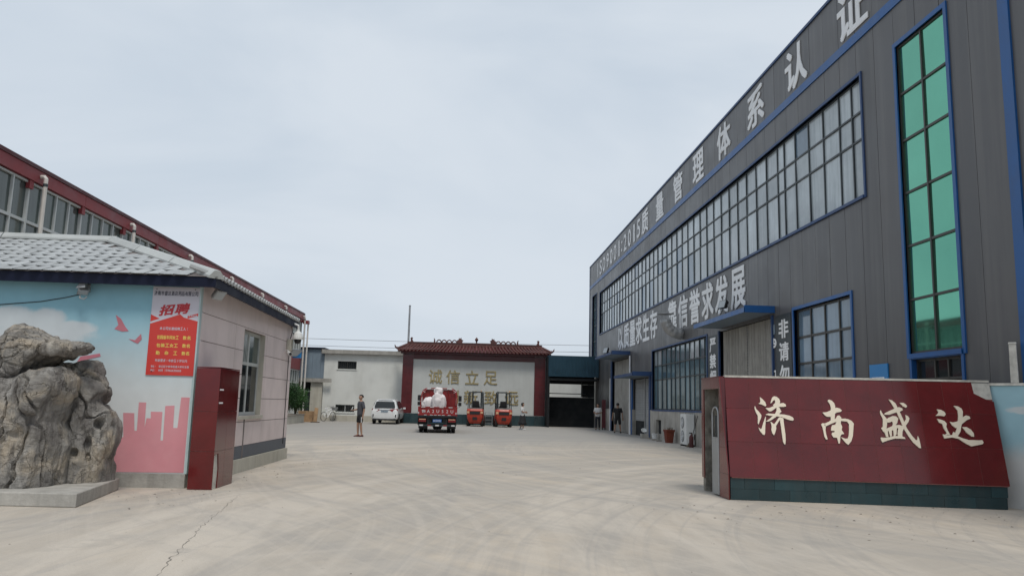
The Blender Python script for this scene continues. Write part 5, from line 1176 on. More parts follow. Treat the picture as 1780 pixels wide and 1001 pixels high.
# low dry tangle in the planter front
# timber pieces
wp = thing('timber_stack', 'stack of short raw timber planks behind the planter', 'timber', (-10.7, 55.0, 0))
for i in range(5):
    mb = MB(); a = random.gauss(0, .03); mb.box(-11.6 + a, -10.55 + a, 55.3, 55.9, .002 + i * .15, .145 + i * .15); mb.build('plank', 'wood', wp, bevel=.006)
wp2 = thing('timber_offcut', 'upright timber offcut leaning beside the plank stack', 'timber', (-10.3, 54.8, 0))
mb = MB(); mb.hexa([(-10.42, 54.7, 0), (-10.18, 54.7, 0), (-10.18, 54.78, 0), (-10.42, 54.78, 0)], [(-10.40, 54.9, 1.0), (-10.16, 54.9, .96), (-10.16, 54.98, .96), (-10.40, 54.98, 1.0)]); mb.build('board', 'wood', wp2, fix=True)
mb = MB(); mb.box(-10.55, -9.98, 54.5, 54.69, 0, .06); mb.build('foot_board', 'bark', wp2)

# bicycle leaning on the white wall
bc = thing('bicycle', 'pale grey bicycle parked end-on against the white building', 'bicycle', (-10.15, 58.9, 0), R(62), local=True)
for xx in (-.52, .52):
    mb = MB(); mb.tube([(xx + .33 * math.cos(t * .2618), 0, .34 + .33 * math.sin(t * .2618)) for t in range(25)], .018, 6); wh = mb.build('wheel', 'rubber', bc, fix=True)
    mb = MB(); 
    for t in range(10): mb.tube([(xx, 0, .34), (xx + .32 * math.cos(t * .628), 0, .34 + .32 * math.sin(t * .628))], .004, 4)
    mb.lathe([(.03, -.03), (.03, .03)], (xx, 0, .34), 8); mb.build('spokes', 'steel', wh, fix=True)
mb = MB()
for a, b in (((-.52, 0, .34), (-.05, 0, .3)), ((-.05, 0, .3), (-.2, 0, .85)), ((-.52, 0, .34), (-.18, 0, .78)), ((-.05, 0, .3), (.38, 0, .8)), ((-.17, 0, .74), (.36, 0, .88)), ((.33, 0, .98), (.52, 0, .34))): mb.tube([a, b], .018, 7)
mb.build('frame', 'letter', bc, fix=True)
mb = MB(); mb.tube([(.33, 0, .97), (.34, 0, 1.05), (.3, -.26, 1.1), (.2, -.3, 1.1)], .013, 6); mb.tube([(.34, 0, 1.05), (.3, .26, 1.1), (.2, .3, 1.1)], .013, 6); mb.build('handlebar', 'steel', bc, fix=True)
mb = MB(); mb.hexa([(-.36, -.08, .9), (-.08, -.03, .9), (-.08, .03, .9), (-.36, .08, .9)], [(-.35, -.07, .96), (-.09, -.02, .95), (-.09, .02, .95), (-.35, .07, .96)]); mb.build('saddle', 'letter', bc, fix=True)
mb = MB(); mb.hexa([(.5, -.17, .78), (.78, -.17, .78), (.78, .17, .78), (.5, .17, .78)], [(.46, -.2, 1.02), (.84, -.2, 1.02), (.84, .2, 1.02), (.46, .2, 1.02)]); mb.build('basket', 'steel', bc, fix=True)

# ================================================================== VEHICLES
def wheel(parent, c, r, wd, axis='x', rim='steel', n=20, name='wheel'):
    c = Vector(c); ax = X_
    prof = [(-.5 * wd, r * .62), (-.5 * wd, r * .9), (-.38 * wd, r), (.38 * wd, r), (.5 * wd, r * .9), (.5 * wd, r * .62)]
    rings = [[c + X_ * a + Vector((0, math.cos(2 * math.pi * k / n), math.sin(2 * math.pi * k / n))) * rr for k in range(n)] for (a, rr) in prof]
    w_ = MB().loft(rings, True, False).build(name, 'rubber', parent, fix=True)
    prof = [(-.42 * wd, .02), (-.46 * wd, r * .2), (-.36 * wd, r * .35), (-.44 * wd, r * .625), (.44 * wd, r * .625), (.36 * wd, r * .35), (.46 * wd, r * .2), (.42 * wd, .02)]
    rings = [[c + X_ * a + Vector((0, math.cos(2 * math.pi * k / n), math.sin(2 * math.pi * k / n))) * rr for k in range(n)] for (a, rr) in prof]
    MB().loft(rings).build('rim', rim, w_, fix=True)
    return w_

# --- red light truck, tail towards the gate
tk = thing('flatbed_truck', 'red light flatbed truck with white lettering on its tailgate', 'truck', (-1.52, 40.4, 0), R(1), local=True)
W = .98
mb = MB(); mb.box(-.42, -.30, .25, 5.6, .5, .68); mb.box(.30, .42, .25, 5.6, .5, .68); mb.box(-.30, .30, .5, .6, .52, .64); mb.box(-.30, .30, 2.4, 2.5, .52, .64); mb.build('chassis', 'black', tk)
mb = MB(); mb.box(-W, W, .02, 3.85, .80, .88); mb.box(-W + .03, W - .03, .3, .4, .681, .8); mb.box(-W + .03, W - .03, 1.6, 1.7, .681, .8); mb.box(-W + .03, W - .03, 3.0, 3.1, .681, .8); mb.build('bed_floor', 'frame_dark', tk)
tg = bx(-W + .02, W - .02, 0, .045, .885, 1.31).build('tailgate', 'truckred', tk, bevel=.006)
mb = MB(); mb.box(-W + .02, W - .02, -.025, -.001, 1.265, 1.315); mb.box(-W + .02, W - .02, -.025, -.001, .885, .92)
for x in (-W + .02, W - .06): mb.box(x, x + .04, -.025, -.001, .922, 1.263)
mb.build('tailgate_frame', 'truckred', tg)
for x in (-.72, -.28, .2, .66): bx(x - .1, x + .1, -.0295, -.0255, 1.275, 1.305).build('reflective_tape', 'cloth_white', tg)
for x in (-.6, -.3, -.1, .1, .3, .6): bx(x - .07, x + .07, -.0295, -.0255, .89, .912).build('reflective_tape', 'cloth_white', tg)
for x in (-W + .022, W - .058): bx(x, x + .036, -.0295, -.0255, .95, 1.05).build('reflective_tape', 'cloth_white', tg)
mb = MB(); put_text(mb, '鲁A2U52U', (0.02, -.006, 1.09), X_, Z_, -Y_, 1.66, .15, .01, .0); mb.build('lettering', 'sack', tg)
for s_ in (-1, 1):
    sb = bx(min(s_ * W, s_ * (W - .04)), max(s_ * W, s_ * (W - .04)), .05, 3.8, .885, 1.31).build('side_board', 'truckred', tk)
    mb = MB()
    for y in (.6, 1.5, 2.4, 3.3): mb.box(min(s_ * (W + .001), s_ * (W + .025)), max(s_ * (W + .001), s_ * (W + .025)), y, y + .06, .82, 1.31)
    mb.build('board_post', 'truckred', sb)
# headboard and arched guard frame
hb = [(-.93, .9), (.93, .9), (.93, 1.95), (.86, 2.14), (.70, 2.24), (-.70, 2.24), (-.86, 2.14), (-.93, 1.95)]
mb = MB(); mb.prism(hb, lambda a, b, d: (a, 3.86 + d, b), 0, .05); hbo = mb.build('headboard', 'truckred', tk, fix=True)
mb = MB(); mb.tube([(-.97, 3.8, .9), (-.97, 3.8, 1.95), (-.9, 3.8, 2.18), (-.72, 3.8, 2.3), (.72, 3.8, 2.3), (.9, 3.8, 2.18), (.97, 3.8, 1.95), (.97, 3.8, .9)], .035, 8)
mb.tube([(-.97, 2.9, .9), (-.97, 2.9, 1.75), (-.9, 3.0, 2.05), (-.72, 3.2, 2.2), (-.72, 3.8, 2.3)], .03, 8); mb.tube([(.97, 2.9, .9), (.97, 2.9, 1.75), (.9, 3.0, 2.05), (.72, 3.2, 2.2), (.72, 3.8, 2.3)], .03, 8)
for x in (-.5, 0, .5): mb.tube([(x, 3.8, .9), (x, 3.8, 2.3)], .022, 6)
mb.build('guard_frame', 'truckred', hbo, fix=True)
for (x, z, w2, h2) in ((-.6, 2.3, .13, .035), (.55, 2.3, .13, .035), (-.955, 1.6, .02, .2), (.955, 1.6, .02, .2), (-.85, 2.12, .06, .05), (.85, 2.12, .06, .05)): bx(x - w2, x + w2, 3.74, 3.76, z - h2, z + h2).build('guard_tape', 'cloth_white', hbo)
# cab
ring = lambda y, sc, top: [(-.93 * sc, y, .55), (.93 * sc, y, .55), (.95 * sc, y, 1.25), (.86 * sc, y, top - .12), (.74 * sc, y, top), (-.74 * sc, y, top), (-.86 * sc, y, top - .12), (-.95 * sc, y, 1.25)]
cb = MB().loft([ring(3.95, 1, 2.05), ring(4.9, 1, 2.1), ring(5.4, .98, 2.0), ring(5.85, .95, 1.3)]).build('cab', 'truckred', tk, fix=True, bevel=.02)
bx(-.6, .6, 3.935, 3.949, 1.45, 1.92).build('rear_window', 'carglass', cb)
for s_ in (-1, 1):
    mb = MB(); mb.tube([(s_ * .93, 5.2, 1.9), (s_ * 1.14, 5.2, 1.95), (s_ * 1.16, 5.2, 1.3), (s_ * .95, 5.2, 1.25)], .014, 6); ma = mb.build('mirror_arm', 'black', tk, fix=True)
    bx(s_ * 1.16 - .09, s_ * 1.16 + .09, 5.13, 5.18, 1.62, 1.93).build('mirror', 'black', ma); bx(s_ * 1.16 - .09, s_ * 1.16 + .09, 5.13, 5.18, 1.36, 1.56).build('mirror', 'black', ma)
    for dx in (.60, .83): wheel(tk, (s_ * dx, 1.1, .37), .37, .19)
    wheel(tk, (s_ * .80, 4.75, .37), .37, .2)
    bx(min(s_ * .5, s_ * .95), max(s_ * .5, s_ * .95), .55, .57, .22, .79).build('mudflap', 'black', tk)
    lp = bx(min(s_ * .56, s_ * .93), max(s_ * .56, s_ * .93), .05, .12, .56, .72).build('tail_light', 'taillight', tk)
    bx(min(s_ * .58, s_ * .9), max(s_ * .58, s_ * .9), .035, .049, .665, .70).build('light_strip', 'amber', lp)
    bx(min(s_ * .96, s_ * .98), max(s_ * .96, s_ * .98), .1, 3.6, .40, .74).build('side_guard', 'black', tk)
pl = bx(-.22, .22, .03, .045, .55, .69).build('number_plate', 'plate_blue', tk)
mb = MB(); put_text(mb, '鲁A2U52U', (0, .026, .62), X_, Z_, -Y_, .4, .085, .006, .01); mb.build('plate_lettering', 'cloth_white', pl)
bp_ = bx(-.9, .9, .06, .14, .34, .43).build('bumper_bar', 'frame_dark', tk)
for i in range(5): bx(-.88 + i * .4, -.70 + i * .4, .055, .0595, .35, .42).build('bumper_tape', 'cloth_white' if i % 2 == 0 else 'taillight', bp_)
mb = MB(); mb.box(-.5, -.44, .1, .3, .43, .8); mb.box(.44, .5, .1, .3, .43, .8); mb.build('bumper_stay', 'black', tk)
mb = MB(); mb.box(-.55, .55, 1.02, 1.18, .32, .44); mb.tube([(-.18, 1.1, .36), (-.16, 1.1, .24), (.16, 1.1, .24), (.18, 1.1, .36)], .09, 8); mb.build('rear_axle', 'black', tk, fix=True)

# sacks on the bed
def sack(c, r, seed, label, rot=0):
    bm = bmesh.new(); bmesh.ops.create_icosphere(bm, subdivisions=4, radius=1)
    for v in bm.verts:
        p = v.co.copy(); e = .72
        q = Vector([math.copysign(abs(t) ** e, t) for t in p])
        f = 1 + .16 * noise.noise(p * 1.6 + Vector((seed, 0, 0))) - .12 * max(0, 1 - abs(noise.noise(p * 2.6 + Vector((0, seed, 0)))) / .22) + .05 * noise.noise(p * 6 + Vector((0, seed, 0)))
        v.co = Vector((q.x * r[0] * f, q.y * r[1] * f, q.z * r[2] * f))
    zmin = min(v.co.z for v in bm.verts)
    for v in bm.verts:
        v.co.z = max(v.co.z, zmin * .88) - zmin * .88
    me = bpy.data.meshes.new('sack'); bm.to_mesh(me); bm.free()
    for p in me.polygons: p.use_smooth = True
    o = bpy.data.objects.new('sack', me); COL.objects.link(o); me.materials.append(M['sack']); o.location = c; o.rotation_euler = (0, 0, rot)
    return tag(o, label, 'sack')
sack((-1.55, 42.3, .881), (.40, .42, .62), 1.3, 'tall pinkish white woven sack standing on the truck bed', .1)
sack((-2.02, 42.9, .881), (.40, .42, .48), 4.1, 'lower white woven sack leaning beside the tall one on the truck', -.2)
sack((-1.58, 42.35, 1.93), (.22, .24, .20), 7.7, 'small knotted white bag on top of the tall sack', .3)

# --- white people carrier
cr_ = thing('parked_car', 'white people carrier parked against the white building, tail to the yard', 'car', (-5.62, 54.4, 0), R(-1.5), local=True)
def car_ring(y, zb, zbelt, zt, wb_, wr):
    return [Vector(p) for p in ((-wb_ * .9, y, zb), (wb_ * .9, y, zb), (wb_ * .98, y, zb + .12), (wb_, y, zb + .35), (wb_ * .98, y, zbelt), (wr, y, zt - .12), (wr * .88, y, zt - .02), (wr * .4, y, zt), (-wr * .4, y, zt), (-wr * .88, y, zt - .02), (-wr, y, zt - .12), (-wb_ * .98, y, zbelt), (-wb_, y, zb + .35), (-wb_ * .98, y, zb + .12))]
st = [(0, .42, .62, .72, .86, .80), (.02, .30, .7, .95, .89, .83), (.10, .27, .9, 1.08, .905, .82), (.22, .26, .95, 1.36, .91, .76), (.36, .26, .97, 1.66, .91, .70), (.7, .26, .97, 1.70, .91, .70), (1.8, .24, .96, 1.72, .91, .72), (2.8, .24, .95, 1.69, .91, .70), (3.3, .25, .95, 1.45, .905, .74), (3.8, .26, .94, 1.08, .9, .82), (4.3, .28, .85, .98, .88, .80), (4.75, .34, .65, .8, .78, .68)]
def shear(r, y):   # rake the tail: upper points further forward
    return r
body = MB().loft([car_ring(*s) for s in st]).build('body', 'carwhite', cr_, smooth=True)
md = body.modifiers.new('sub', 'SUBSURF'); md.levels = 1; md.render_levels = 1
rw = MB(); rw.prism([(-.66, 1.10), (.66, 1.10), (.70, 1.16), (.60, 1.52), (-.60, 1.52), (-.70, 1.16)], lambda a, b, d: (a, .055 + (b - 1.10) * .44 + d, b), -.012, .05); rw.build('rear_window', 'carglass', cr_, fix=True)
for s_ in (-1, 1):
    mb = MB(); mb.prism([(.75, 1.03), (3.25, 1.0), (3.45, 1.03), (2.75, 1.52), (2.2, 1.57), (.85, 1.55), (.55, 1.40)], lambda a, b, d: (s_ * (.905 - (b - .97) * .30 + d), a, b), -.03, .012); mb.build('side_window', 'carglass', cr_, fix=True)
    mb = MB(); mb.prism([(s_ * .30, .98), (s_ * .62, 1.03), (s_ * .86, 1.04), (s_ * .89, .95), (s_ * .82, .86), (s_ * .5, .84)], lambda a, b, d: (a, .03 + max(0, abs(a) - .55) * .30 + max(0, b - .9) * .3 + d, b), -.03, .06); mb.build('tail_light', 'taillight', cr_, fix=True)
    bx(s_ * .76 - .035, s_ * .76 + .035, -.012, .06, .48, .66).build('bumper_vent', 'black', cr_)
    mb = MB(); mb.hexa([(s_ * .91, 3.05, 1.0), (s_ * 1.1, 3.05, 1.0), (s_ * 1.1, 3.2, 1.0), (s_ * .91, 3.15, 1.0)], [(s_ * .91, 3.05, 1.12), (s_ * 1.1, 3.05, 1.14), (s_ * 1.08, 3.18, 1.13), (s_ * .91, 3.15, 1.12)]); mb.build('door_mirror', 'carwhite', cr_, fix=True, bevel=.02)
    wheel(cr_, (s_ * .80, .95, .33), .33, .2); wheel(cr_, (s_ * .80, 3.85, .33), .33, .2)
    for yw in (.95, 3.85):
        mb = MB(); mb.prism([(.40 * math.cos(t * .3142), .40 * math.sin(t * .3142)) for t in range(11)], lambda a, b, d: (s_ * (.86 + d), yw + a, .33 + b), 0, .058); mb.build('wheel_arch', 'black', cr_, fix=True)
    bx(s_ * .912 - .01, s_ * .912 + .01, 1.55, 1.72, .88, .91).build('door_handle', 'steel', cr_)
    bx(s_ * .35 - .06, s_ * .35 + .06, .01, .08, .30, .34).build('exhaust_tip', 'steel', cr_)
mb = MB(); mb.box(-.24, .24, -.018, .03, .80, .92); pl = mb.build('number_plate', 'plate_pale', cr_)
mb = MB(); put_text(mb, '鲁A·52U60', (0, -.021, .86), X_, Z_, -Y_, .42, .07, .004, .01); mb.build('plate_lettering', 'frame_dark', pl)
mb = MB(); mb.box(-.34, .34, -.005, .05, .945, .975); mb.build('chrome_strip', 'steel', cr_)
bx(-.78, .78, -.004, .3, .26, .36).build('lower_valance', 'black', cr_)
mb = MB(); mb.tube([(.0, .3, 1.66), (.0, .05, 1.6)], .004, 4); mb.box(-.5, .5, .30, .40, 1.64, 1.67); mb.build('roof_spoiler', 'carwhite', cr_)
mb = MB(); mb.cyl((.34, .14, 1.2), (.34, .12, 1.2), .07, 12); mb.build('window_sticker', 'letter', cr_, fix=True)

# --- forklifts, counterweight towards the gate
def forklift():
    t = thing('forklift', 'orange forklift', 'forklift', (0, 0, 0), 0, 'orange forklifts parked against the screen wall', local=True)
    # counterweight: rounded, narrowing towards the ground
    rings = []
    for (z, wd, y0) in ((.18, .40, .22), (.3, .46, .10), (.55, .54, .02), (.78, .57, 0), (.98, .57, .03), (1.08, .54, .10)):
        rings.append([(-wd, y0 + .18, z), (-wd * .9, y0 + .05, z), (-wd * .55, y0, z), (wd * .55, y0, z), (wd * .9, y0 + .05, z), (wd, y0 + .18, z), (wd, .75, z), (-wd, .75, z)])
    cw = MB().loft(rings).build('counterweight', 'orange', t, fix=True, bevel=.012)
    bx(-.34, .34, -.022, .06, .74, .93).build('grille_recess', 'black', cw)
    bx(-.15, .15, -.014, .06, .40, .58).build('tow_pocket', 'black', cw)
    for s_ in (-1, 1):
        bx(s_ * .46 - .08, s_ * .46 + .08, .0, .08, .80, .93).build('rear_light', 'amber', cw)
    MB().hexa([(-.56, .76, .35), (.56, .76, .35), (.56, 1.9, .35), (-.56, 1.9, .35)], [(-.5, .76, 1.02), (.5, .76, 1.02), (.52, 1.9, .72), (-.52, 1.9, .72)]).build('body', 'orange', t, fix=True)
    MB().hexa([(-.45, .25, 1.085), (.45, .25, 1.085), (.42, 1.0, 1.085), (-.42, 1.0, 1.085)], [(-.40, .3, 1.16), (.40, .3, 1.16), (.4, .98, 1.16), (-.4, .98, 1.16)]).build('engine_cover', 'black', t, fix=True)
    mb = MB(); mb.box(-.25, .25, .8, 1.28, 1.165, 1.28); mb.hexa([(-.25, .70, 1.2), (.25, .70, 1.2), (.25, .82, 1.2), (-.25, .82, 1.2)], [(-.22, .62, 1.58), (.22, .62, 1.58), (.22, .72, 1.58), (-.22, .72, 1.58)]); mb.build('seat', 'black', t, fix=True, bevel=.03)
    mb = MB()
    for s_ in (-1, 1):
        mb.tube([(s_ * .50, .28, 1.0), (s_ * .47, .42, 2.0), (s_ * .45, .55, 2.12)], .032, 7); mb.tube([(s_ * .50, 1.85, .7), (s_ * .46, 1.45, 2.06), (s_ * .45, 1.4, 2.12)], .032, 7)
        mb.tube([(s_ * .45, .55, 2.12), (s_ * .45, 1.42, 2.12)], .032, 7)
    for y in (.55, .72, .9, 1.08, 1.26, 1.42): mb.tube([(-.45, y, 2.12), (.45, y, 2.12)], .022, 6)
    mb.build('overhead_guard', 'frame_dark', t, fix=True)
    ms = MB()
    for s_ in (-1, 1): ms.box(s_ * .30 - .05, s_ * .30 + .05, 2.02, 2.14, .06, 2.2); 
    for z in (.25, 1.1, 2.1): ms.box(-.25, .25, 2.04, 2.12, z, z + .09)
    ms.box(-.05, .05, 2.04, 2.1, .34, 1.09)
    mast = ms.build('mast', 'frame_dark', t)
    mb = MB(); mb.box(-.5, .5, 2.16, 2.22, .35, .45); mb.box(-.5, .5, 2.16, 2.22, .75, .85); 
    for x in (-.4, -.2, 0, .2, .4): mb.box(x - .015, x + .015, 2.17, 2.21, .451, 1.4)
    mb.box(-.44, .44, 2.17, 2.21, 1.401, 1.43); mb.build('load_backrest', 'frame_dark', mast)
    for s_ in (-1, 1):
        mb = MB(); mb.box(s_ * .28 - .05, s_ * .28 + .05, 2.222, 2.26, .06, .85); mb.box(s_ * .28 - .05, s_ * .28 + .05, 2.26, 3.2, .06, .10); mb.build('fork', 'black', mast)
        wheel(t, (s_ * .48, .48, .26), .26, .18, rim='orange'); wheel(t, (s_ * .5, 1.75, .33), .33, .22, rim='orange')
    mb = MB(); mb.tube([(0, 1.75, .8), (0, 1.45, 1.2)], .03, 7); mb.tube([(.17 * math.cos(k * .5236), 1.44 + .06 * math.sin(k * .5236), 1.22 + .14 * math.sin(k * .5236)) for k in range(13)], .014, 6); mb.build('steering_wheel', 'black', t, fix=True)
    mb = MB(); mb.lathe([(.035, 0), (.04, .08), (.02, .1)], (.36, .5, 2.145), 8); mb.build('beacon', 'amber', t, fix=True)
    return t
fk = forklift(); fk.scale = (1, 1, 1.09); fk.location = (.5, 54.0, 0); fk.rotation_euler = (0, 0, R(-4)); fk['label'] = 'orange forklift between the red truck and the other forklift'
fk2 = dup(fk, (2.46, 53.6, 0), R(2), 'orange forklift beside the woman in the white top')
# small hand truck rack between the forklifts
rk = thing('metal_rack', 'small grey metal crate rack standing between the two forklifts', 'rack', (1.5, 56.6, 0))
mb = MB()
for x in (1.25, 1.75):
    for y in (56.4, 56.8): mb.box(x - .02, x + .02, y - .02, y + .02, 0, .95)
for z in (.15, .4, .65, .9): mb.box(1.23, 1.77, 56.385, 56.415, z, z + .03); mb.box(1.23, 1.77, 56.785, 56.815, z, z + .03)
mb.build('frame', 'steel', rk)
for z in (.185, .435): bx(1.27, 1.73, 56.42, 56.78, z, z + .19).build('tray', 'frame_dark', rk)

# ================================================================== PEOPLE
def skin_mesh(name, verts, edges, m_, parent, sub=1, root=0):
    """verts: list of (x,y,z,r) or (x,y,z,(rx,ry)); skin modifier applied to one continuous surface"""
    me = bpy.data.meshes.new(name); me.from_pydata([v[:3] for v in verts], edges, []); o = bpy.data.objects.new(name, me); COL.objects.link(o)
    o.modifiers.new('skin', 'SKIN'); s_ = o.modifiers.new('sub', 'SUBSURF'); s_.levels = sub; s_.render_levels = sub
    if not me.skin_vertices: 
        return o
    for i, v in enumerate(verts):
        r = v[3]; me.skin_vertices[0].data[i].radius = r if isinstance(r, tuple) else (r, r); me.skin_vertices[0].data[i].use_root = (i == root)
    bpy.context.view_layer.update(); dg = bpy.context.evaluated_depsgraph_get(); dg.update()
    out = bpy.data.meshes.new_from_object(o.evaluated_get(dg)); bpy.data.objects.remove(o); bpy.data.meshes.remove(me)
    out.name = name; out.materials.clear(); out.materials.append(M[m_])
    for p in out.polygons: p.use_smooth = True
    n = bpy.data.objects.new(name, out); COL.objects.link(n); n.parent = parent; OFF[n.name] = Vector((0, 0, 0)); return n
def lerp(a, b, t): return tuple(a[i] + (b[i] - a[i]) * t for i in range(3))
def person(loc, rz, label, hgt, arms, legs, top, bottom, shoes='black', sleeve=.55, shorts=None, skirt=False, hairlong=False, head_turn=0., stripe=False):
    """faces -Y locally. arms: {s:(elbow,wrist)}; legs: {s:(knee,ankle)}; s=-1 is the figure's right (local -X)"""
    t = thing('person', label, 'person', loc, rz, None, True); k = hgt / 1.74
    hips = {s: (s * .095, 0, .90) for s in (-1, 1)}; sho = {s: (s * .185, .01, 1.42) for s in (-1, 1)}
    V = [(0, 0, .95, (.15, .11)), (0, -.005, 1.10, (.145, .10)), (0, 0, 1.25, (.165, .115)), (0, .01, 1.39, (.15, .10)), (0, .01, 1.48, .06), (0, -.005, 1.54, .055)]
    E = [(0, 1), (1, 2), (2, 3), (3, 4), (4, 5)]
    ct, sn_ = math.cos(head_turn), math.sin(head_turn); hd = lambda x, y, z: (x * ct - y * sn_, x * sn_ + y * ct, z)
    hv = [(*hd(0, -.02, 1.585), .07), (*hd(0, -.012, 1.64), (.078, .09)), (*hd(0, -.005, 1.70), (.074, .085)), (*hd(0, 0, 1.735), .04)]
    for h in hv: V.append(h); E.append((len(V) - 2, len(V) - 1))
    nb_ = len(V); V.append((*hd(0, -.105, 1.625), .016)); E.append((7, nb_))                              # nose
    for s in (-1, 1): V.append((*hd(s * .082, .01, 1.64), .016)); E.append((7, len(V) - 1))                # ears
    def arm(lst, ed, s, base, rs, upto=1., hand=True):
        el, wr = arms[s]; i0 = len(lst)
        lst.append((*sho[s], rs[0])); ed.append((base, i0)); lst.append((*lerp(sho[s], el, .5), rs[1])); ed.append((i0, i0 + 1))
        lst.append((*el, rs[2])); ed.append((i0 + 1, i0 + 2)); lst.append((*lerp(el, wr, .45), rs[3])); ed.append((i0 + 2, i0 + 3)); lst.append((*wr, rs[4])); ed.append((i0 + 3, i0 + 4))
        d = (Vector(wr) - Vector(el)).normalized(); sd = d.cross(Vector((0, -1, .01))).normalized() if abs(d.y) < .9 else X_.copy(); pn = d.cross(sd).normalized()
        pm = Vector(wr) + d * .06; lst.append((*pm, (.036, .026))); ed.append((i0 + 4, i0 + 5)); ip = i0 + 5
        kn = Vector(wr) + d * .095
        for fi, (o_, ln) in enumerate(((-.027, .07), (-.009, .08), (.009, .076), (.027, .06))):
            a = kn + sd * o_; lst.append((*a, .0105)); ed.append((ip, len(lst) - 1)); b = a + d * ln * .5 + pn * .012; lst.append((*b, .009)); ed.append((len(lst) - 2, len(lst) - 1)); c = b + d * ln * .4 + pn * .03; lst.append((*c, .008)); ed.append((len(lst) - 2, len(lst) - 1))
        a = Vector(wr) + d * .03 + sd * .04 + pn * .01; lst.append((*a, .011)); ed.append((i0 + 4, len(lst) - 1)); b = a + d * .045 + sd * .012 + pn * .015; lst.append((*b, .009)); ed.append((len(lst) - 2, len(lst) - 1))
    def leg(lst, ed, s, base, rs):
        kn, an = legs[s]; i0 = len(lst)
        lst.append((*hips[s], rs[0])); ed.append((base, i0)); lst.append((*lerp(hips[s], kn, .5), rs[1])); ed.append((i0, i0 + 1)); lst.append((*kn, rs[2])); ed.append((i0 + 1, i0 + 2))
        lst.append((*lerp(kn, an, .35), rs[3])); ed.append((i0 + 2, i0 + 3)); lst.append((*an, rs[4])); ed.append((i0 + 3, i0 + 4)); lst.append((an[0], an[1] - .10, an[2] - .045, .035)); ed.append((i0 + 4, i0 + 5))
    for s in (-1, 1): arm(V, E, s, 3, (.062, .05, .042, .040, .028)); leg(V, E, s, 0, (.092, .08, .058, .058, .038))
    S_ = lambda L_: [(v[0] * k, v[1] * k, v[2] * k, tuple(q * k for q in v[3]) if isinstance(v[3], tuple) else v[3] * k) for v in L_]
    skin_mesh('body', S_(V), E, 'skin', t)
    # shirt
    TV = [(0, 0, .84, (.195, .152)), (0, 0, .93, (.192, .15)), (0, -.005, 1.10, (.19, .145)), (0, 0, 1.25, (.2, .15)), (0, .01, 1.39, (.17, .118)), (0, .01, 1.455, (.085, .08))]; TE = [(0, 1), (1, 2), (2, 3), (3, 4), (4, 5)]
    for s in (-1, 1):
        el = arms[s][0]; i0 = len(TV); TV.append((*sho[s], .078)); TE.append((4, i0)); TV.append((*lerp(sho[s], el, sleeve * .6), .072)); TE.append((i0, i0 + 1)); TV.append((*lerp(sho[s], el, sleeve * 1.25), .070)); TE.append((i0 + 1, i0 + 2))
    skin_mesh('shirt', S_(TV), TE, top, t)
    if skirt:
        mb = MB(); mb.lathe([(.135 * k, .98 * k), (.175 * k, .88 * k), (.2 * k, .7 * k), (.255 * k, .48 * k), (.30 * k, .33 * k), (.285 * k, .335 * k)], (0, 0, 0), 20)
        for i, v in enumerate(mb.v): v.x *= 1 + .07 * math.sin(i * 2.3); v.y *= 1 + .09 * math.cos(i * 1.7)
        mb.build('skirt', bottom, t, smooth=True)
    else:
        PV = [(0, 0, 1.03, (.16, .12)), (0, 0, .90, (.16, .125))]; PE = [(0, 1)]
        for s in (-1, 1):
            kn, an = legs[s]; i0 = len(PV); PV.append((*lerp(hips[s], kn, .12), .108)); PE.append((1, i0)); PV.append((*lerp(hips[s], kn, .55), .098)); PE.append((i0, i0 + 1))
            if shorts: PV.append((*lerp(hips[s], kn, shorts), .094)); PE.append((i0 + 1, i0 + 2))
            else: PV.append((*kn, .078)); PE.append((i0 + 1, i0 + 2)); PV.append((*lerp(kn, an, .4), .074)); PE.append((i0 + 2, i0 + 3)); PV.append((*lerp(kn, an, .93), .062)); PE.append((i0 + 3, i0 + 4))
        tr = skin_mesh('shorts' if shorts else 'trousers', S_(PV), PE, bottom, t)
        if stripe:
            for s in (-1, 1):
                kn = legs[s][0]; mb = MB(); pts_ = [Vector(lerp(hips[s], kn, u)) * k + Vector((s * .112 * k * (1 - .08 * u), -.02, 0)) for u in (.2, .5, .78)]
                mb.tube(pts_, .018, 6); mb.build('side_stripe', 'cloth_white', tr, fix=True)
    for s in (-1, 1):
        an = Vector(legs[s][1]) * k
        mb = MB(); rings = []
        for (yy, wd, zt_) in ((.07, .03, .07), (.05, .038, .085), (-.02, .042, .09), (-.09, .048, .06), (-.155, .042, .045), (-.185, .022, .03)):
            rings.append([(an.x - wd, an.y + yy, an.z - .08 * k), (an.x + wd, an.y + yy, an.z - .08 * k), (an.x + wd * .9, an.y + yy, an.z - .08 * k + zt_ * .7), (an.x + wd * .4, an.y + yy, an.z - .08 * k + zt_), (an.x - wd * .4, an.y + yy, an.z - .08 * k + zt_), (an.x - wd * .9, an.y + yy, an.z - .08 * k + zt_ * .7)])
        mb.loft(rings); mb.build('shoe', shoes, t, smooth=True)
    # hair
    bm = bmesh.new(); bmesh.ops.create_icosphere(bm, subdivisions=3, radius=1); dele = []
    for v in bm.verts:
        p = v.co.copy(); cut_ = -.05 if p.y > -.35 else .42
        if hairlong and p.y > -.3: cut_ = -1.1
        if p.z < cut_ - (.55 if p.y > .3 else 0): dele.append(v); continue
        f = 1 + .05 * noise.noise(p * 5)
        q = hd(p.x * .088 * f, .004 + p.y * .104 * f, 1.672 + p.z * .088 * f - (.05 if hairlong and p.z < -.3 else 0)); v.co = Vector(q) * k
    bmesh.ops.delete(bm, geom=dele, context='VERTS'); me = bpy.data.meshes.new('hair'); bm.to_mesh(me); bm.free()
    for p in me.polygons: p.use_smooth = True
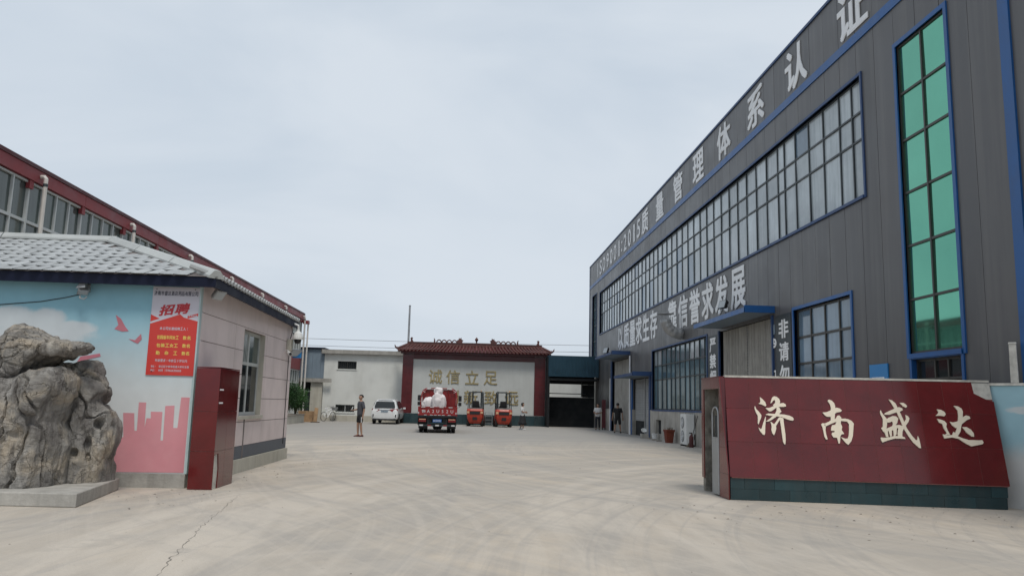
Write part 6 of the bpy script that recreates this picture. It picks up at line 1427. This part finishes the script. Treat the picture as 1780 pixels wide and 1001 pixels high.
    h = bpy.data.objects.new('hair', me); COL.objects.link(h); h.parent = t; me.materials.append(M['hair']); so_ = h.modifiers.new('thick', 'SOLIDIFY'); so_.thickness = .02; so_.offset = 0
    # eyes and mouth
    mb = MB()
    for s in (-1, 1): q = Vector(hd(s * .032, -.098, 1.648)) * k; mb.lathe([(.009, -.005), (.011, 0), (.009, .005)], tuple(q), 8)
    mb.build('eyes', 'black', t, fix=True)
    q0 = Vector(hd(-.025, -.094, 1.588)) * k; q1 = Vector(hd(.025, -.094, 1.588)) * k; mb = MB(); mb.tube([q0, q1], .005, 5); mb.build('mouth', 'poster_text_red', t, fix=True)
    return t
legst = {-1: ((-.10, -.03, .50), (-.11, .01, .08)), 1: ((.10, -.03, .50), (.12, .0, .08))}
# man in grey T-shirt: body turned to the left, right hand raised with a phone
p1 = person((-4.6, 34.6, 0), R(-62), 'man in dark grey T-shirt and black striped shorts holding a phone', 1.76,
            {-1: ((-.27, .0, 1.14), (-.20, -.24, 1.10)), 1: ((.25, .07, 1.14), (.27, .02, .88))},
            {-1: ((-.10, -.05, .50), (-.12, -.02, .08)), 1: ((.11, -.0, .50), (.12, .06, .08))}, 'cloth_grey', 'cloth_black', 'shoe_red', .75, .86, head_turn=.35, stripe=True)
ph = MB().box(-.035, .035, -.006, .006, -.07, .07).build('phone', 'white', bevel=.003)
c_, s__ = math.cos(R(-62)), math.sin(R(-62)); hx, hy = -.16, -.345
ph.location = (-4.6 + hx * c_ - hy * s__, 34.6 + hx * s__ + hy * c_, 1.13); ph.rotation_euler = (R(-25), 0, R(-62)); tag(ph, 'small pale phone held by the man in grey T-shirt', 'phone')
# woman: walking to the right, arms folded in front
person((3.42, 49.4, 0), R(75), 'woman in white blouse and long black skirt walking past the forklift', 1.64,
       {-1: ((-.25, .0, 1.16), (-.05, -.22, 1.12)), 1: ((.25, .0, 1.16), (.05, -.22, 1.16))},
       {-1: ((-.09, -.10, .50), (-.09, -.06, .08)), 1: ((.09, .0, .50), (.09, .16, .09))}, 'cloth_white', 'cloth_black', 'cloth_white', .7, None, True, True)
# man in white shirt walking, hands together in front
person((8.75, 53.2, 0), R(-18), 'man in white shirt and dark trousers walking out of the shed', 1.72,
       {-1: ((-.26, .02, 1.14), (-.08, -.20, 1.08)), 1: ((.26, .02, 1.14), (.06, -.21, 1.12))},
       {-1: ((-.09, -.12, .51), (-.09, -.14, .08)), 1: ((.10, .03, .50), (.10, .16, .1))}, 'cloth_white', 'cloth_navy', 'black', .7)
# man in black seen from behind at the doorway
person((9.0, 47.4, 0), R(172), 'man dressed in black standing with his back turned at the curtained doorway', 1.75,
       {-1: ((-.27, .03, 1.13), (-.30, -.05, .88)), 1: ((.27, .03, 1.13), (.31, -.04, .88))},
       {-1: ((-.13, -.02, .50), (-.18, .0, .08)), 1: ((.13, -.02, .50), (.18, .02, .08))}, 'cloth_black', 'cloth_black', 'black', .7, 1.05)

if _font_obj is not None: bpy.data.objects.remove(_font_obj)
